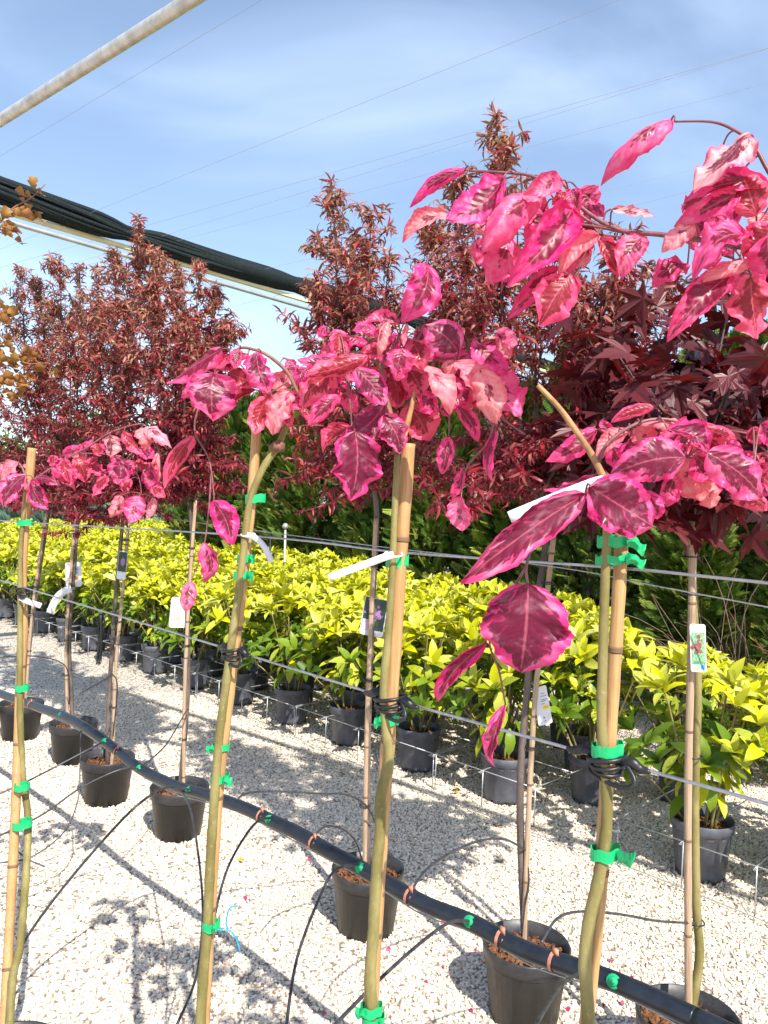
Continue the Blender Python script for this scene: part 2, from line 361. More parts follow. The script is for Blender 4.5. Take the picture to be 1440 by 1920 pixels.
fld = MB(); fld.grid([[(-140, 19, .006), (-8, 19, .006), (-4, 27, .006), (140, 27, .006)], [(-140, 400, .006), (-8, 400, .006), (-4, 400, .006), (140, 400, .006)]])
tag(fld.build('field', simple('grass field', (.10, .15, .04), .9, 0, .35, 1.2, .0), None, False), kind='structure')
def gravel():
    me = bpy.data.meshes.new('gravel'); vs, fs, dens = [], [], []
    def quad(px, d):
        b = len(vs); vs.extend([(*atz(x, y, 0)[:2], .003) for x, y in px]); fs.append((b, b+1, b+2, b+3)); dens.append(d)
    quad([(-60, 1990), (1500, 1990), (1500, 1700), (-60, 1640)], 7600)
    quad([(-60, 1640), (1500, 1700), (1500, 1480), (-60, 1440)], 6500)
    quad([(-60, 1440), (1500, 1480), (1500, 1330), (-60, 1290)], 3500)
    me.from_pydata(vs, [], fs); at = me.attributes.new('dens', 'FLOAT', 'FACE'); at.data.foreach_set('value', dens)
    me.materials.append(M['stone'])
    o = bpy.data.objects.new('gravel', me); COL.objects.link(o); tag(o, 'white crushed stone gravel covering the nursery floor', 'gravel', kind='stuff')
    ng = bpy.data.node_groups.new('gravel', 'GeometryNodeTree')
    ng.interface.new_socket('Geometry', in_out='INPUT', socket_type='NodeSocketGeometry'); ng.interface.new_socket('Geometry', in_out='OUTPUT', socket_type='NodeSocketGeometry')
    N = ng.nodes.new; l = ng.links.new
    gi, go = N('NodeGroupInput'), N('NodeGroupOutput'); dp = N('GeometryNodeDistributePointsOnFaces'); na = N('GeometryNodeInputNamedAttribute'); na.inputs['Name'].default_value = 'dens'
    l(gi.outputs[0], dp.inputs['Mesh']); l(na.outputs[0], dp.inputs['Density'])
    ico = N('GeometryNodeMeshIcoSphere'); ico.inputs['Radius'].default_value = 1; ico.inputs['Subdivisions'].default_value = 2
    sp = N('GeometryNodeSetPosition'); nz = N('ShaderNodeTexNoise'); nz.inputs['Scale'].default_value = .9; nz.inputs['Detail'].default_value = 1
    sub = N('ShaderNodeVectorMath'); sub.operation = 'SUBTRACT'; sub.inputs[1].default_value = (.5, .5, .5); mul = N('ShaderNodeVectorMath'); mul.operation = 'SCALE'; mul.inputs['Scale'].default_value = 1.5
    l(ico.outputs[0], sp.inputs['Geometry']); l(nz.outputs['Color'], sub.inputs[0]); l(sub.outputs[0], mul.inputs[0]); l(mul.outputs[0], sp.inputs['Offset'])
    sm = N('GeometryNodeSetMaterial'); sm.inputs['Material'].default_value = M['stone']; l(sp.outputs[0], sm.inputs['Geometry'])
    ip = N('GeometryNodeInstanceOnPoints'); l(dp.outputs['Points'], ip.inputs['Points']); l(sm.outputs[0], ip.inputs['Instance'])
    rs = N('FunctionNodeRandomValue'); rs.data_type = 'FLOAT_VECTOR'; rs.inputs[0].default_value = (.0040, .0032, .0027); rs.inputs[1].default_value = (.0096, .007, .0053)
    rr = N('FunctionNodeRandomValue'); rr.data_type = 'FLOAT_VECTOR'; rr.inputs[0].default_value = (-.7, -.7, 0); rr.inputs[1].default_value = (.7, .7, 6.28); rr.inputs['Seed'].default_value = 5
    l(rs.outputs[0], ip.inputs['Scale']); l(rr.outputs[0], ip.inputs['Rotation']); l(ip.outputs[0], go.inputs[0])
    md = o.modifiers.new('gravel', 'NODES'); md.node_group = ng
gravel()

# ------------------------------------------------------------------ pots
def pot_mesh(kind):
    if kind == 'black':
        pr = [(.0, .004), (.106, .004), (.108, .0), (.131, .185), (.138, .188), (.141, .232), (.139, .236), (.135, .235), (.131, .19), (.129, .18)]
        return MB().lathe(pr, sides=40).mesh('pot', M['pot'])
    pr = [(.0, .02), (.100, .02), (.104, .0), (.107, .03), (.126, .215), (.136, .222), (.139, .262), (.136, .265), (.132, .262), (.127, .22), (.125, .20)]
    return MB().lathe(pr, sides=48, mod=lambda i, k: 1+(.018 if (k % 4) < 2 and 2 <= i <= 4 else 0), zmod=lambda i, k: (.022 if i == 2 and (k % 6) in (0, 1) else 0)).mesh('pot', M['gpot'])
def soil_mesh(r, z, seed):
    rr = random.Random(seed); b = MB(); P = []
    for i in range(9):
        row = []
        for k in range(29):
            a = 2*math.pi*(k % 28)/28; q = r*i/8
            h = z + (rr.uniform(-.009, .009) if i < 8 else -.004) + .012*(1-i/8)
            row.append((q*math.cos(a), q*math.sin(a), h))
        row[-1] = row[0]; P.append(row)
    b.grid(P)
    for _ in range(90):                          # bark chips
        a, q = rr.uniform(0, 6.28), r*.92*math.sqrt(rr.random()); d = Vector((rr.uniform(-1, 1), rr.uniform(-1, 1), rr.uniform(-.3, .6))).normalized(); s = d.cross(Vector((0, 0, 1))).normalized()
        b.box((q*math.cos(a), q*math.sin(a), z+.008+.01*rr.random()), d*rr.uniform(.006, .015), s*rr.uniform(.002, .005), d.cross(s)*.0018)
    return b.mesh('soil', M['soil'], False)
PB, PG = pot_mesh('black'), pot_mesh('grey')
SB = [soil_mesh(.133, .188, i) for i in range(4)]; SG = [soil_mesh(.128, .215, 10+i) for i in range(3)]
def add_pot(root, kind='black', i=0, at=None):
    p = bpy.data.objects.new('pot', PB if kind == 'black' else PG); s = bpy.data.objects.new('soil', (SB if kind == 'black' else SG)[i % 3])
    for o in (p, s):
        COL.objects.link(o); o.parent = root; o.rotation_euler.z = random.uniform(0, 6.28)
        if at is not None: o.location = Vector(at)-Vector(root.location)
    return p

# ------------------------------------------------------------------ stakes and ties
def stake(name, pts, r, mat_, joint, label, cat='stake', group=None, taper=.9):
    pts = [Vector(q) for q in pts]; pts = [pts[0].lerp(pts[1], k) for k in (0, .35, .65, .85, .95)]+pts[1:]
    P = smooth(pts, 8); b = MB(); n = len(P)
    rad = [r*(1+(taper-1)*i/(n-1))*(1+.03*math.sin(i*.9)) for i in range(n)]
    o = tag(b.tube(P, rad, 12).build(name, mat_), label, cat, group)
    acc, nxt = 0, random.uniform(.08, .2)
    for i in range(1, n):                        # swollen joints
        acc += (P[i]-P[i-1]).length
        if acc > nxt:
            t = (P[i]-P[i-1]).normalized(); q = MB()
            q.tube([P[i]-t*.004, P[i]-t*.0015, P[i], P[i]+t*.0015, P[i]+t*.004], [rad[i]*1.02, rad[i]*1.13, rad[i]*1.04, rad[i]*1.12, rad[i]*1.02], 12).build('joint', joint, o); nxt += random.uniform(.2, .34)
    return o, P
def tape_tie(parent, c, rx, h, tail=0., tilt=0., tdir=(1, 0, 0), bunch=1):
    """a band of green tape round stake and stem, with a loose tail"""
    c = Vector(c); b = MB()
    for q in range(bunch):
        rows = []
        rq = rx*(1+.12*q)
        for j in range(2):
            row = []
            for k in range(25):
                a = 2*math.pi*k/24
                row.append(c+Vector((rq*math.cos(a), rq*.8*math.sin(a), (j-.5)*h + tilt*math.cos(a)*rq*.5 + q*h*.5+.0015*math.sin(5*a+q))))
            rows.append(row)
        b.grid(rows)
        if tail:
            d = Vector(tdir).normalized(); rows = []
            st = c + Vector((d.x*rq*.55, -rq*.82, q*h*.5))
            for i in range(7):
                t = i/6; p = st + d*tail*t*(1+.25*q) + Vector((0, -.004*math.sin(t*5), .003*math.sin(t*6+q*2)-.02*tail*t))
                rows.append([p+Vector((0, .004*math.sin(t*7), -h*.5)), p+Vector((0, -.004, 0)), p+Vector((.002*t, .003*math.cos(t*9), h*.5))])
            b.grid(rows)
    o = b.build('tape_tie', M['tape'], parent, False)
    md = o.modifiers.new('thick', 'SOLIDIFY'); md.thickness = .0012; return o
def rubber_strap(parent, c, r, d):
    """black rubber strap wound round the stake, with loops along the wire"""
    c = Vector(c); d = Vector(d).normalized(); b = MB()
    for k in range(3):
        pts = []
        for i in range(17):
            a = 2*math.pi*i/16; pts.append(c+Vector((math.cos(a)*(r+.002*k), math.sin(a)*(r+.002*k), -.010+.0065*k+.004*math.sin(a+k))))
        b.tube(pts, [.0028]*17, 6)
    for s in (-1, 1):
        pts = [c+d*s*r*.9, c+d*s*(r+.012)+Vector((0, -.004, .006)), c+d*s*(r+.024), c+d*s*(r+.036)]
        b.tube(smooth(pts, 4), [.004, .0062, .0056, .0025], 8)
    pts = [c+Vector((r*.7, -r, .008)), c+d*.03+Vector((0, -r*.8, -.012)), c+d*.012+Vector((0, -r*1.2, -.022)), c-d*.028+Vector((0, -r, -.014)), c+Vector((-r*.8, -r*.6, .006))]
    b.tube(smooth(pts, 6), .0028, 6)
    return b.build('rubber_strap', M['strap'], parent)

# ------------------------------------------------------------------ beech leaves
TONE = dict(p=(.47, .08, .16, .15), d=(.68, .0, .42, .0), r=(.60, .42, .0, .9), u=(.14, .70, .45, .4), c=(.38, .35, .95, .0), k=(.86, .0, .36, .0), m=(.27, .18, .32, .15))  # u is backlit underside, r is shaded side; that light sits in the colour
def beech_leaf(parent, B, T, w, tone, rnd):
    B, T = Vector(B), Vector(T); ax = T-B; L = ax.length; ax.normalize()
    look = (CAM-(B+T)*.5).normalized(); nr = (look*.8+Vector((0, 0, .35))-ax*(look*.8+Vector((0, 0, .35))).dot(ax)).normalized()
    roll = rnd.uniform(-.5, .5); nr = Matrix.Rotation(roll, 3, ax) @ nr; sd_ = ax.cross(nr)
    w = w/max(.75, math.cos(roll)); NV, NU = 26, 15
    narrow = w/L < .48; arch = rnd.uniform(-.06, .26); cup = rnd.choice((-1, 1))*(rnd.uniform(.9, 1.7) if narrow else rnd.uniform(.15, 1.0))*(.45 if tone == 'k' else 1); twist = rnd.uniform(-.9, .9); ph = rnd.uniform(0, 6.28); bend = rnd.uniform(-.10, .10)
    ruff = rnd.uniform(.13, .27)*w; corr = .030*w; f1, f2 = rnd.uniform(11, 18), rnd.uniform(22, 34); b2 = rnd.uniform(-.06, .06)
    vs, fs, uvs = [], [], []
    for i in range(NV+1):
        v = i/NV; prof = max(0., 1-abs(2*v**.86-1)**2.3)**.72 * (1-.22*max(0, v-.78)/.22)
        if i in (0, NV): prof = .015
        prof *= 1+.045*((i % 2)-.5)+.045*math.sin(9*v+ph)+.035*math.sin(21*v+ph*3)
        ca, sa = math.cos(twist*(v-.4)), math.sin(twist*(v-.4)); S2 = sd_*ca+nr*sa; N2 = nr*ca-sd_*sa
        cen = B+ax*(L*v)+nr*(arch*L*4*v*(1-v)) + sd_*(bend*L*math.sin(math.pi*v)) - nr*(.20*L*max(0, v-.7)**2*6*(1 if arch > 0 else -.3))
        for j in range(NU+1):
            u = 2*j/NU-1; au = abs(u)
            vein = abs(((v-.22*au)*9) % 1 - .5)*2
            hw = w*.5*prof*min(1.35, cup/math.sin(cup)); lat = hw*math.sin(cup*u)/cup; h = hw*(1-math.cos(cup*u))/cup + corr*(vein-.5)*(1-au**3)*(au > .02) + ruff*(au**2.2)*(.6*math.sin(f1*v+ph+u*1.5)+.4*math.sin(f2*v-ph*2+2.5*u))*prof + .03*w*au + b2*w*math.sin(3.3*u+5*v+ph)
            vs.append(tuple(cen + S2*lat + N2*h)); uvs.append(((u+1)/2, v))
    for i in range(NV):
        for j in range(NU): a = i*(NU+1)+j; fs.append((a, a+1, a+NU+2, a+NU+1))
    me = bpy.data.meshes.new('leaf'); me.from_pydata(vs, [], fs); me.materials.append(M['beech'])
    ul = me.uv_layers.new(name='UVMap'); li = np.empty(len(me.loops), np.int32); me.loops.foreach_get('vertex_index', li)
    ul.data.foreach_set('uv', np.asarray(uvs, np.float32)[li].ravel()); me.polygons.foreach_set('use_smooth', [True]*len(me.polygons)); me.update()
    o = link('leaf', me, parent); c = TONE[tone]
    o.color = tuple(min(1, max(0, q+rnd.uniform(-.12, .12)*(1 if i_ == 1 else (q > 0)))) for i_, q in enumerate(c)); return o

def beech(name_label, base, depth, trunk, trunk_r, branches, leaves, seed, stub=None, leafdy=.05, group='beech trees in the front row'):
    """trunk, branches and leaves from picture points; depth(x) gives the distance of the plane they hang in"""
    rnd = random.Random(seed)
    root = empty('beech_tree', base, name_label, 'tree', group); add_pot(root, 'black', seed)
    P3 = lambda q, dy=0.: aty(q[0], q[1], (depth(q[0]) + (q[2] if len(q) > 2 else 0.) + dy))
    b0, t0 = Vector(base)+Vector((0, 0, .17)), P3(trunk[0])
    tp = [b0.lerp(t0, k) for k in (0, .3, .55, .75, .88, .95)] + [P3(q) for q in trunk]
    pts = smooth(tp, 8)
    n = len(pts); rad = np.interp(np.linspace(-.35, 1, n), np.linspace(0, 1, len(trunk_r)), trunk_r)*(1+.10*np.array([max(0, math.sin(i*.83))**6 for i in range(n)]))
    MB().tube(pts, list(rad), 12).build('trunk', M['bark_g'], root)
    bo = []
    for br in branches:
        r0, r1, mt = br[0], br[1], br[2]; pp = smooth([P3(q) for q in br[3:]], 6)
        o = MB().tube(pp, list(np.linspace(r0, r1, len(pp))), 8).build('branch', M[mt], root); bo.append((o, pp))
    for k, lf in enumerate(leaves):
        bx, by, tx, ty, w, tone = lf[:6]; dy = lf[6] if len(lf) > 6 else rnd.uniform(-leafdy, leafdy)
        D = depth(bx)+dy; B = aty(bx, by, D); L = math.hypot(tx-bx, ty-by)*D/1440
        T = aty(tx, ty, D+rnd.uniform(-.30, .25)*L)
        pb = min(bo, key=lambda q: min((B-p).length for p in q[1]))
        beech_leaf(pb[0], B, T, w*D/1440*1.08, tone, rnd)
        # leaf stalk to the twig
        q = min(pb[1], key=lambda p: (B-p).length); d = (q-B).length
        if .004 < d < .09:
            m = (B+q)*.5+Vector((0, 0, .006)); MB().tube(smooth([q, m, B+(T-B)*.04], 4), .0011, 5).build('leaf_stalk', M['twig'], pb[0])
    return root

L1 = [(50, 890, 3, 948, 36, 'd', -.03), (57, 900, 91, 955, 28, 'd', -.03), (65, 896, 112, 908, 17, 'd'), (110, 900, 142, 919, 12, 'm'), (35, 868, -6, 900, 30, 'u'), (42, 873, 68, 878, 9, 'u'),
      (122, 860, 100, 895, 34, 'p'), (120, 862, 131, 904, 24, 'r'), (140, 858, 160, 904, 28, 'r'), (162, 858, 199, 891, 27, 'r'), (175, 825, 137, 839, 15, 'p'), (150, 840, 116, 854, 17, 'p'),
      (205, 815, 208, 857, 29, 'c', -.03), (183, 830, 186, 856, 18, 'r'), (230, 810, 266, 853, 22, 'r'), (262, 803, 280, 840, 30, 'u'), (270, 803, 322, 836, 27, 'c', -.04), (297, 848, 297, 906, 14, 'u'),
      (222, 860, 222, 908, 38, 'd', -.04), (208, 855, 252, 889, 21, 'p'), (202, 893, 174, 931, 20, 'r'), (268, 885, 303, 926, 22, 'p'), (225, 928, 207, 971, 24, 'u'), (262, 930, 245, 981, 36, 'm', -.03),
      (288, 932, 277, 973, 18, 'u'), (285, 915, 310, 931, 20, 'r'), (-10, 880, -40, 930, 34, 'd'), (20, 905, 30, 940, 22, 'm'), (130, 872, 112, 905, 22, 'r'), (245, 898, 232, 925, 16, 'r')]
B1 = [(.0035, .0014, 'twig', (55, 905), (85, 885), (122, 862), (165, 838), (205, 812), (255, 796), (275, 801), (297, 843), (302, 880)), (.0022, .0011, 'twig', (150, 850), (210, 854), (250, 880), (262, 903), (265, 928)),
      (.0035, .0013, 'twig', (50, 900), (38, 872), (15, 865), (-30, 880)), (.002, .001, 'twig', (268, 885), (283, 912), (290, 932))]
L2 = [(417, 653, 316, 721, 36, 'p', -.02), (467, 664, 398, 690, 24, 'r'), (402, 701, 400, 787, 84, 'd', -.05), (427, 700, 482, 723, 29, 'r'), (479, 730, 432, 758, 15, 'r'), (479, 660, 505, 736, 48, 'd', -.04),
      (502, 743, 477, 815, 34, 'r', -.02), (545, 730, 508, 815, 44, 'u', -.04), (540, 737, 566, 767, 26, 'p'), (560, 760, 584, 799, 18, 'r'), (370, 703, 341, 747, 22, 'p'), (363, 817, 309, 915, 34, 'r', -.02),
      (400, 938, 434, 1022, 42, 'p', -.02), (382, 1018, 387, 1094, 32, 'm', 0), (358, 1090, 347, 1147, 27, 'm', 0), (448, 655, 440, 690, 24, 'p'), (440, 668, 405, 690, 26, 'p'), (530, 760, 545, 800, 24, 'r')]
B2 = [(.0042, .0018, 'bark_b', (548, 772), (556, 740), (540, 700), (505, 668), (475, 655), (447, 654), (420, 682), (404, 702)), (.0026, .0012, 'twig', (440, 656, .02), (395, 715, .03), (371, 768, .02), (366, 812, .02), (392, 862, .01), (402, 936)),
      (.0018, .001, 'twig', (396, 885, .01), (392, 950), (384, 1016), (372, 1055), (359, 1088)), (.0022, .001, 'twig', (540, 715), (510, 735), (490, 750))]
L3 = [(748, 605, 684, 603, 27, 'm', -.03), (728, 603, 708, 670, 22, 'u', -.06), (707, 627, 659, 619, 24, 'p'), (690, 643, 626, 646, 24, 'p'), (633, 667, 557, 675, 26, 'p', -.03), (690, 667, 574, 702, 36, 'r', -.04),
      (630, 693, 565, 760, 52, 'r', -.01), (580, 690, 555, 720, 27, 'p'), (668, 690, 723, 760, 46, 'd', -.09), (637, 742, 579, 797, 29, 'p', -.02), (722, 757, 648, 824, 58, 'k', -.04), (755, 653, 747, 714, 46, 'p', -.10),
      (735, 698, 746, 764, 52, 'r', .02), (715, 650, 680, 661, 26, 'r'), (860, 662, 793, 610, 64, 'd', -.04), (887, 637, 951, 700, 48, 'p', -.02), (925, 702, 974, 782, 58, 'm', -.03), (900, 693, 926, 794, 50, 'u', -.07),
      (853, 678, 892, 750, 46, 'u', -.05), (798, 688, 849, 772, 42, 'u', -.09), (835, 677, 852, 702, 28, 'u'), (788, 735, 823, 777, 36, 'p'), (833, 752, 843, 782, 20, 'p'), (840, 718, 864, 747, 32, 'p', -.02), (815, 700, 852, 722, 32, 'r'),
      (857, 760, 896, 830, 25, 'p', 0), (764, 758, 806, 826, 66, 'r', .03), (720, 777, 753, 850, 50, 'k', -.08), (666, 808, 660, 940, 82, 'k', -.08), (660, 800, 602, 846, 30, 'r', -.02), (841, 819, 829, 890, 29, 'p', 0),
      (930, 808, 919, 902, 20, 'p', 0), (868, 880, 846, 938, 20, 'p', 0), (865, 930, 868, 995, 38, 'm', -.01), (763, 606, 757, 650, 12, 'u', -.07), (775, 640, 792, 692, 42, 'r'), (765, 690, 792, 742, 48, 'r'), (690, 690, 724, 722, 40, 'r', .03),
      (800, 660, 850, 690, 34, 'r', .02), (700, 655, 655, 690, 34, 'r', .03), (780, 620, 800, 655, 30, 'p', .01), (870, 690, 905, 725, 34, 'p', .03), (740, 640, 715, 690, 36, 'p', .01), (800, 700, 788, 748, 40, 'r', .02), (705, 615, 735, 640, 26, 'p')]
B3 = [(.0060, .0026, 'bark_b', (745, 850), (736, 795), (722, 742), (715, 692), (706, 676)), (.0052, .0022, 'cut', (752, 835), (765, 790), (775, 745), (782, 700)), (.002, .001, 'twig', (770, 688), (835, 672), (895, 685), (905, 695)),
      (.0024, .001, 'twig', (782, 700), (790, 625), (860, 640), (898, 685), (922, 704)), (.0016, .001, 'twig', (843, 770), (842, 795), (841, 820)), (.002, .001, 'twig', (925, 792), (915, 830), (880, 868), (868, 900), (865, 932)),
      (.0018, .001, 'twig', (648, 695), (655, 745), (660, 802)), (.0026, .001, 'twig', (715, 692), (735, 655), (750, 625), (745, 605)), (.0022, .001, 'twig', (713, 685), (680, 665), (640, 668), (600, 685)), (.0016, .001, 'twig', (930, 775), (960, 798), (985, 815))]
L4 = [(1120, 805, 1027, 864, 34, 'p', .03), (1226, 762, 1147, 790, 22, 'r'), (1143, 815, 1127, 788, 20, 'p'), (1180, 808, 1117, 863, 32, 'u'), (1190, 800, 1219, 844, 44, 'u', .02), (1278, 797, 1204, 794, 28, 'u', .02), (1250, 806, 1332, 848, 46, 'd', -.03),
      (1285, 800, 1357, 850, 38, 'r', -.01), (1308, 798, 1382, 823, 30, 'r'), (1355, 845, 1428, 873, 22, 'p'), (1285, 858, 1148, 888, 68, 'd', -.08), (1190, 838, 1196, 864, 28, 'r', .02), (1197, 920, 1142, 895, 36, 'k', .0),
      (1105, 912, 1230, 990, 92, 'd', -.12), (1118, 890, 1020, 922, 24, 'p', .04), (1097, 926, 866, 1094, 58, 'd', -.10), (1325, 848, 1432, 935, 74, 'd', -.06), (1275, 858, 1312, 938, 54, 'u', .01), (1310, 903, 1346, 948, 40, 'u', -.01),
      (1370, 905, 1446, 958, 44, 'r', .0), (1380, 880, 1450, 922, 44, 'r', -.01), (1208, 920, 1233, 976, 30, 'p', -.06), (1303, 850, 1352, 892, 54, 'p', -.02), (991, 1093, 975, 1265, 148, 'k', -.05), (912, 1205, 817, 1320, 34, 'p', 0), (948, 1320, 921, 1440, 24, 'p', 0),
      (1230, 850, 1185, 900, 44, 'p', .01), (1330, 830, 1400, 860, 40, 'p', .02), (1260, 830, 1225, 880, 40, 'r', .03), (1400, 870, 1470, 890, 44, 'p', 0)]
B4 = [(.0022, .0014, 'twig', (1122, 868), (1142, 828), (1200, 792), (1260, 788), (1305, 816), (1370, 850), (1450, 884)), (.0022, .0014, 'twig', (1096, 930, -.08), (1040, 985, -.07), (1002, 1020, -.05), (987, 1062, -.05), (990, 1095, -.05)),
      (.0016, .001, 'twig', (987, 1062, -.05), (948, 1130, -.02), (918, 1200, 0), (935, 1255, 0), (948, 1322, 0)), (.0016, .001, 'twig', (1200, 860), (1290, 858), (1370, 868), (1420, 880)), (.0018, .001, 'twig', (1140, 890), (1110, 910, -.06), (1098, 925, -.1))]
L5 = [(1262, 224, 1124, 337, 46, 'm'), (1405, 252, 1300, 345, 66, 'c', -.03), (1350, 285, 1337, 366, 56, 'm', .01), (1442, 345, 1284, 375, 40, 'p'), (1418, 405, 1388, 325, 64, 'r', -.02), (1390, 358, 1266, 424, 42, 'p', -.03), (1303, 420, 1240, 470, 38, 'u'),
      (1147, 392, 1226, 407, 18, 'c'), (1335, 428, 1363, 441, 18, 'p'), (1120, 445, 1162, 518, 34, 'r', -.02), (1205, 443, 1165, 518, 50, 'm', 0), (1400, 440, 1300, 515, 66, 'p', -.03), (1450, 422, 1392, 478, 66, 'r', -.04), (1412, 488, 1308, 527, 27, 'u', -.03),
      (1370, 515, 1253, 636, 60, 'p', -.03), (1408, 518, 1416, 636, 70, 'r', -.03), (1450, 468, 1400, 494, 42, 'p'), (875, 317, 768, 387, 25, 'p'), (945, 333, 837, 415, 66, 'p', -.02), (842, 403, 753, 450, 33, 'u'), (1053, 338, 983, 364, 36, 'm', -.03),
      (1015, 368, 908, 464, 68, 'm', -.03), (955, 440, 919, 529, 56, 'm'), (1073, 393, 955, 530, 76, 'p', -.01), (1080, 438, 1008, 493, 48, 'r', .01), (915, 418, 888, 437, 26, 'u'), (1122, 440, 1048, 513, 44, 'u', -.02), (1045, 500, 953, 596, 37, 'p', .0),
      (1073, 515, 1014, 608, 70, 'r', -.03), (802, 496, 756, 604, 60, 'p', -.02), (1073, 355, 1086, 398, 26, 'p'), (1045, 358, 1066, 391, 36, 'r'), (1020, 395, 985, 450, 50, 'p', .02), (1440, 440, 1460, 520, 70, 'p'), (1350, 470, 1300, 500, 36, 'p', .02)]
B5 = [(.0040, .0017, 'twig', (1720, 640, -.10), (1540, 540, -.03), (1440, 478), (1345, 455), (1240, 440), (1157, 430), (1087, 387), (1056, 345), (1011, 335), (976, 326), (880, 320)), (.0022, .001, 'twig', (1157, 430), (1105, 415), (1063, 380), (1039, 373)),
      (.002, .001, 'twig', (1157, 432), (1087, 421), (1000, 416), (914, 414), (889, 420), (809, 480), (775, 536), (754, 578), (740, 602)), (.003, .0012, 'twig', (1540, 540, -.03), (1500, 420), (1440, 320), (1410, 268), (1370, 240), (1330, 228), (1265, 228)),
      (.002, .001, 'twig', (1345, 455), (1380, 470), (1405, 515)), (.0016, .001, 'twig', (1110, 418), (1130, 440), (1200, 445)), (.0016, .001, 'twig', (1130, 425), (1100, 470), (1075, 515), (1046, 500)), (.0014, .001, 'twig', (1130, 420), (1136, 398), (1147, 392)), (.0018, .001, 'twig', (1410, 470), (1418, 430), (1418, 405))]

rf = random.Random(77)
for Lx, n, (x0, x1, y0, y1), wr, dy in ((L3, 34, (585, 945, 612, 740), (18, 38), .06), (L4, 24, (1140, 1440, 790, 900), (22, 48), .06), (L5, 16, (890, 1110, 350, 480), (22, 44), .05), (L5, 12, (1270, 1450, 350, 520), (24, 48), .05), (L1, 14, (100, 290, 830, 900), (13, 24), .08), (L2, 8, (400, 560, 660, 750), (18, 32), .05)):
    for k in range(n):
        x, y = rf.uniform(x0, x1), rf.uniform(y0, y1); w = rf.uniform(*wr); a = rf.uniform(.3, 2.8); ln = w*rf.uniform(1.3, 1.8)
        Lx.append((x, y, x+ln*math.cos(a), y+ln*math.sin(a), w, rf.choice('prurmp'), rf.uniform(.01, dy)))
F1, F2, F3, F4 = (Vector((atz(8, 1985, .235).x, atz(8, 1985, .235).y, 0)), Vector((-.300, 1.42, 0)), Vector((-.010, 1.10, 0)), Vector((.235, .87, 0)))
trees = []
trees.append(beech('small beech with a rose pink spray arching from a stake with thin green bands', F1, lambda x: 2.19, [(18, 1915, -.20), (24, 1830, -.15), (38, 1770, -.12), (50, 1620, -.06), (52, 1530), (43, 1460), (39, 1380), (37, 1290), (38, 1150), (39, 1030), (46, 950), (55, 905)], [.0115, .0105, .010, .009, .0075, .004], B1, L1, 1, leafdy=.09))
trees.append(beech('beech tree with drooping magenta leaves and a bent knobbly graft above two green ties', F2, lambda x: 1.41, [(376, 1915), (381, 1830), (389, 1740), (394, 1620), (399, 1540), (405, 1455), (411, 1380), (419, 1320), (432, 1220), (446, 1120), (456, 1040), (468, 945), (492, 880), (520, 838), (536, 800), (549, 770)], [.0098, .0092, .0088, .008, .0074, .0068, .0065, .0048], B2, L2, 2))
trees.append(beech('beech with a dense umbrella of hot pink and salmon leaves on thick bamboo', F3, lambda x: 1.10, [(698, 1915), (694, 1830), (700, 1750), (706, 1640), (712, 1560), (714, 1490), (729, 1425), (722, 1350), (720, 1280), (729, 1180), (736, 1060), (740, 960), (745, 850)], [.0088, .0084, .0080, .0075, .0062, .005, .0042], B3, L3, 3))
trees.append(beech('beech tree with one round purple leaf hanging below its crown and a bare cut leader', F4, lambda x: .87, [(1103, 1915), (1097, 1800), (1106, 1720), (1124, 1640), (1138, 1540), (1135, 1450), (1128, 1350), (1130, 1250), (1134, 1100), (1138, 1000), (1134, 900)], [.0080, .0076, .0072, .0064, .0058, .0054, .0046], B4 + [(.0043, .0027, 'cut', (1134, 900), (1108, 850), (1066, 788), (1040, 755), (1008, 722))], L4, 4))
F5 = Vector((.60, .60, 0))
trees.append(beech('beech tree whose long twigs of large pink leaves reach in against the blue sky', F5, lambda x: max(.6, 1.06-(x-760)/680*.19), [(2020, 1900, -.24), (1990, 1200, -.24), (1880, 800, -.18), (1720, 640, -.10)], [.012, .011, .009, .005], B5, L5, 5))

# graft knob on the bent trunk
MB().lathe([(0, -.011), (.009, -.008), (.0125, 0), (.010, .007), (.004, .011), (0, .012)], aty(521, 838, 1.405), 10, mod=lambda i, k: 1.15+.38*math.sin(k*2.3+i*1.7)).build('graft_knob', M['bark_b'], trees[1])

# front stakes
def pxl(pts, Y): return [aty(x, y, Y) for x, y in pts]
s1, _ = stake('bamboo_stake', [F1+Vector((-.02, .02, .12))]+[aty(9, 1912, 2.01), aty(20, 1700, 2.10), aty(30, 1500, 2.17)]+pxl([(37, 1300), (44, 1180), (42, 1080), (47, 980), (53, 920), (60, 840)], 2.21), .0135, M['bamboo'], M['node'], 'pale bamboo stake with four thin green bands, bare top above the rose pink spray')
s2, _ = stake('bamboo_stake', [F2+Vector((.02, .02, .12))]+pxl([(384, 1912), (393, 1740), (402, 1600), (410, 1480), (421, 1380), (432, 1290), (444, 1190), (455, 1090), (465, 1000), (474, 910), (481, 800)], 1.422), .0100, M['bamboo'], M['node'], 'bamboo stake with blue twine and paired green ties, leaning beside the bent graft')
s3, _ = stake('bamboo_stake', [F3+Vector((.02, .02, .12))]+pxl([(694, 1912), (703, 1750), (711, 1620), (719, 1500), (727, 1400), (734, 1300), (742, 1180), (750, 1050), (758, 950), (766, 832)], 1.112), .0112, M['bamboo'], M['node'], 'thick pale bamboo stake carrying the long white paper strip')
s4, _ = stake('bamboo_stake', [F4+Vector((.02, .02, .12))]+pxl([(1100, 1912), (1112, 1800), (1124, 1680), (1132, 1560), (1138, 1460), (1144, 1370), (1151, 1260), (1158, 1150), (1163, 1060), (1166, 1000)], .882), .0086, M['bamboo'], M['node'], 'bamboo stake capped by a large untidy knot of green tape')
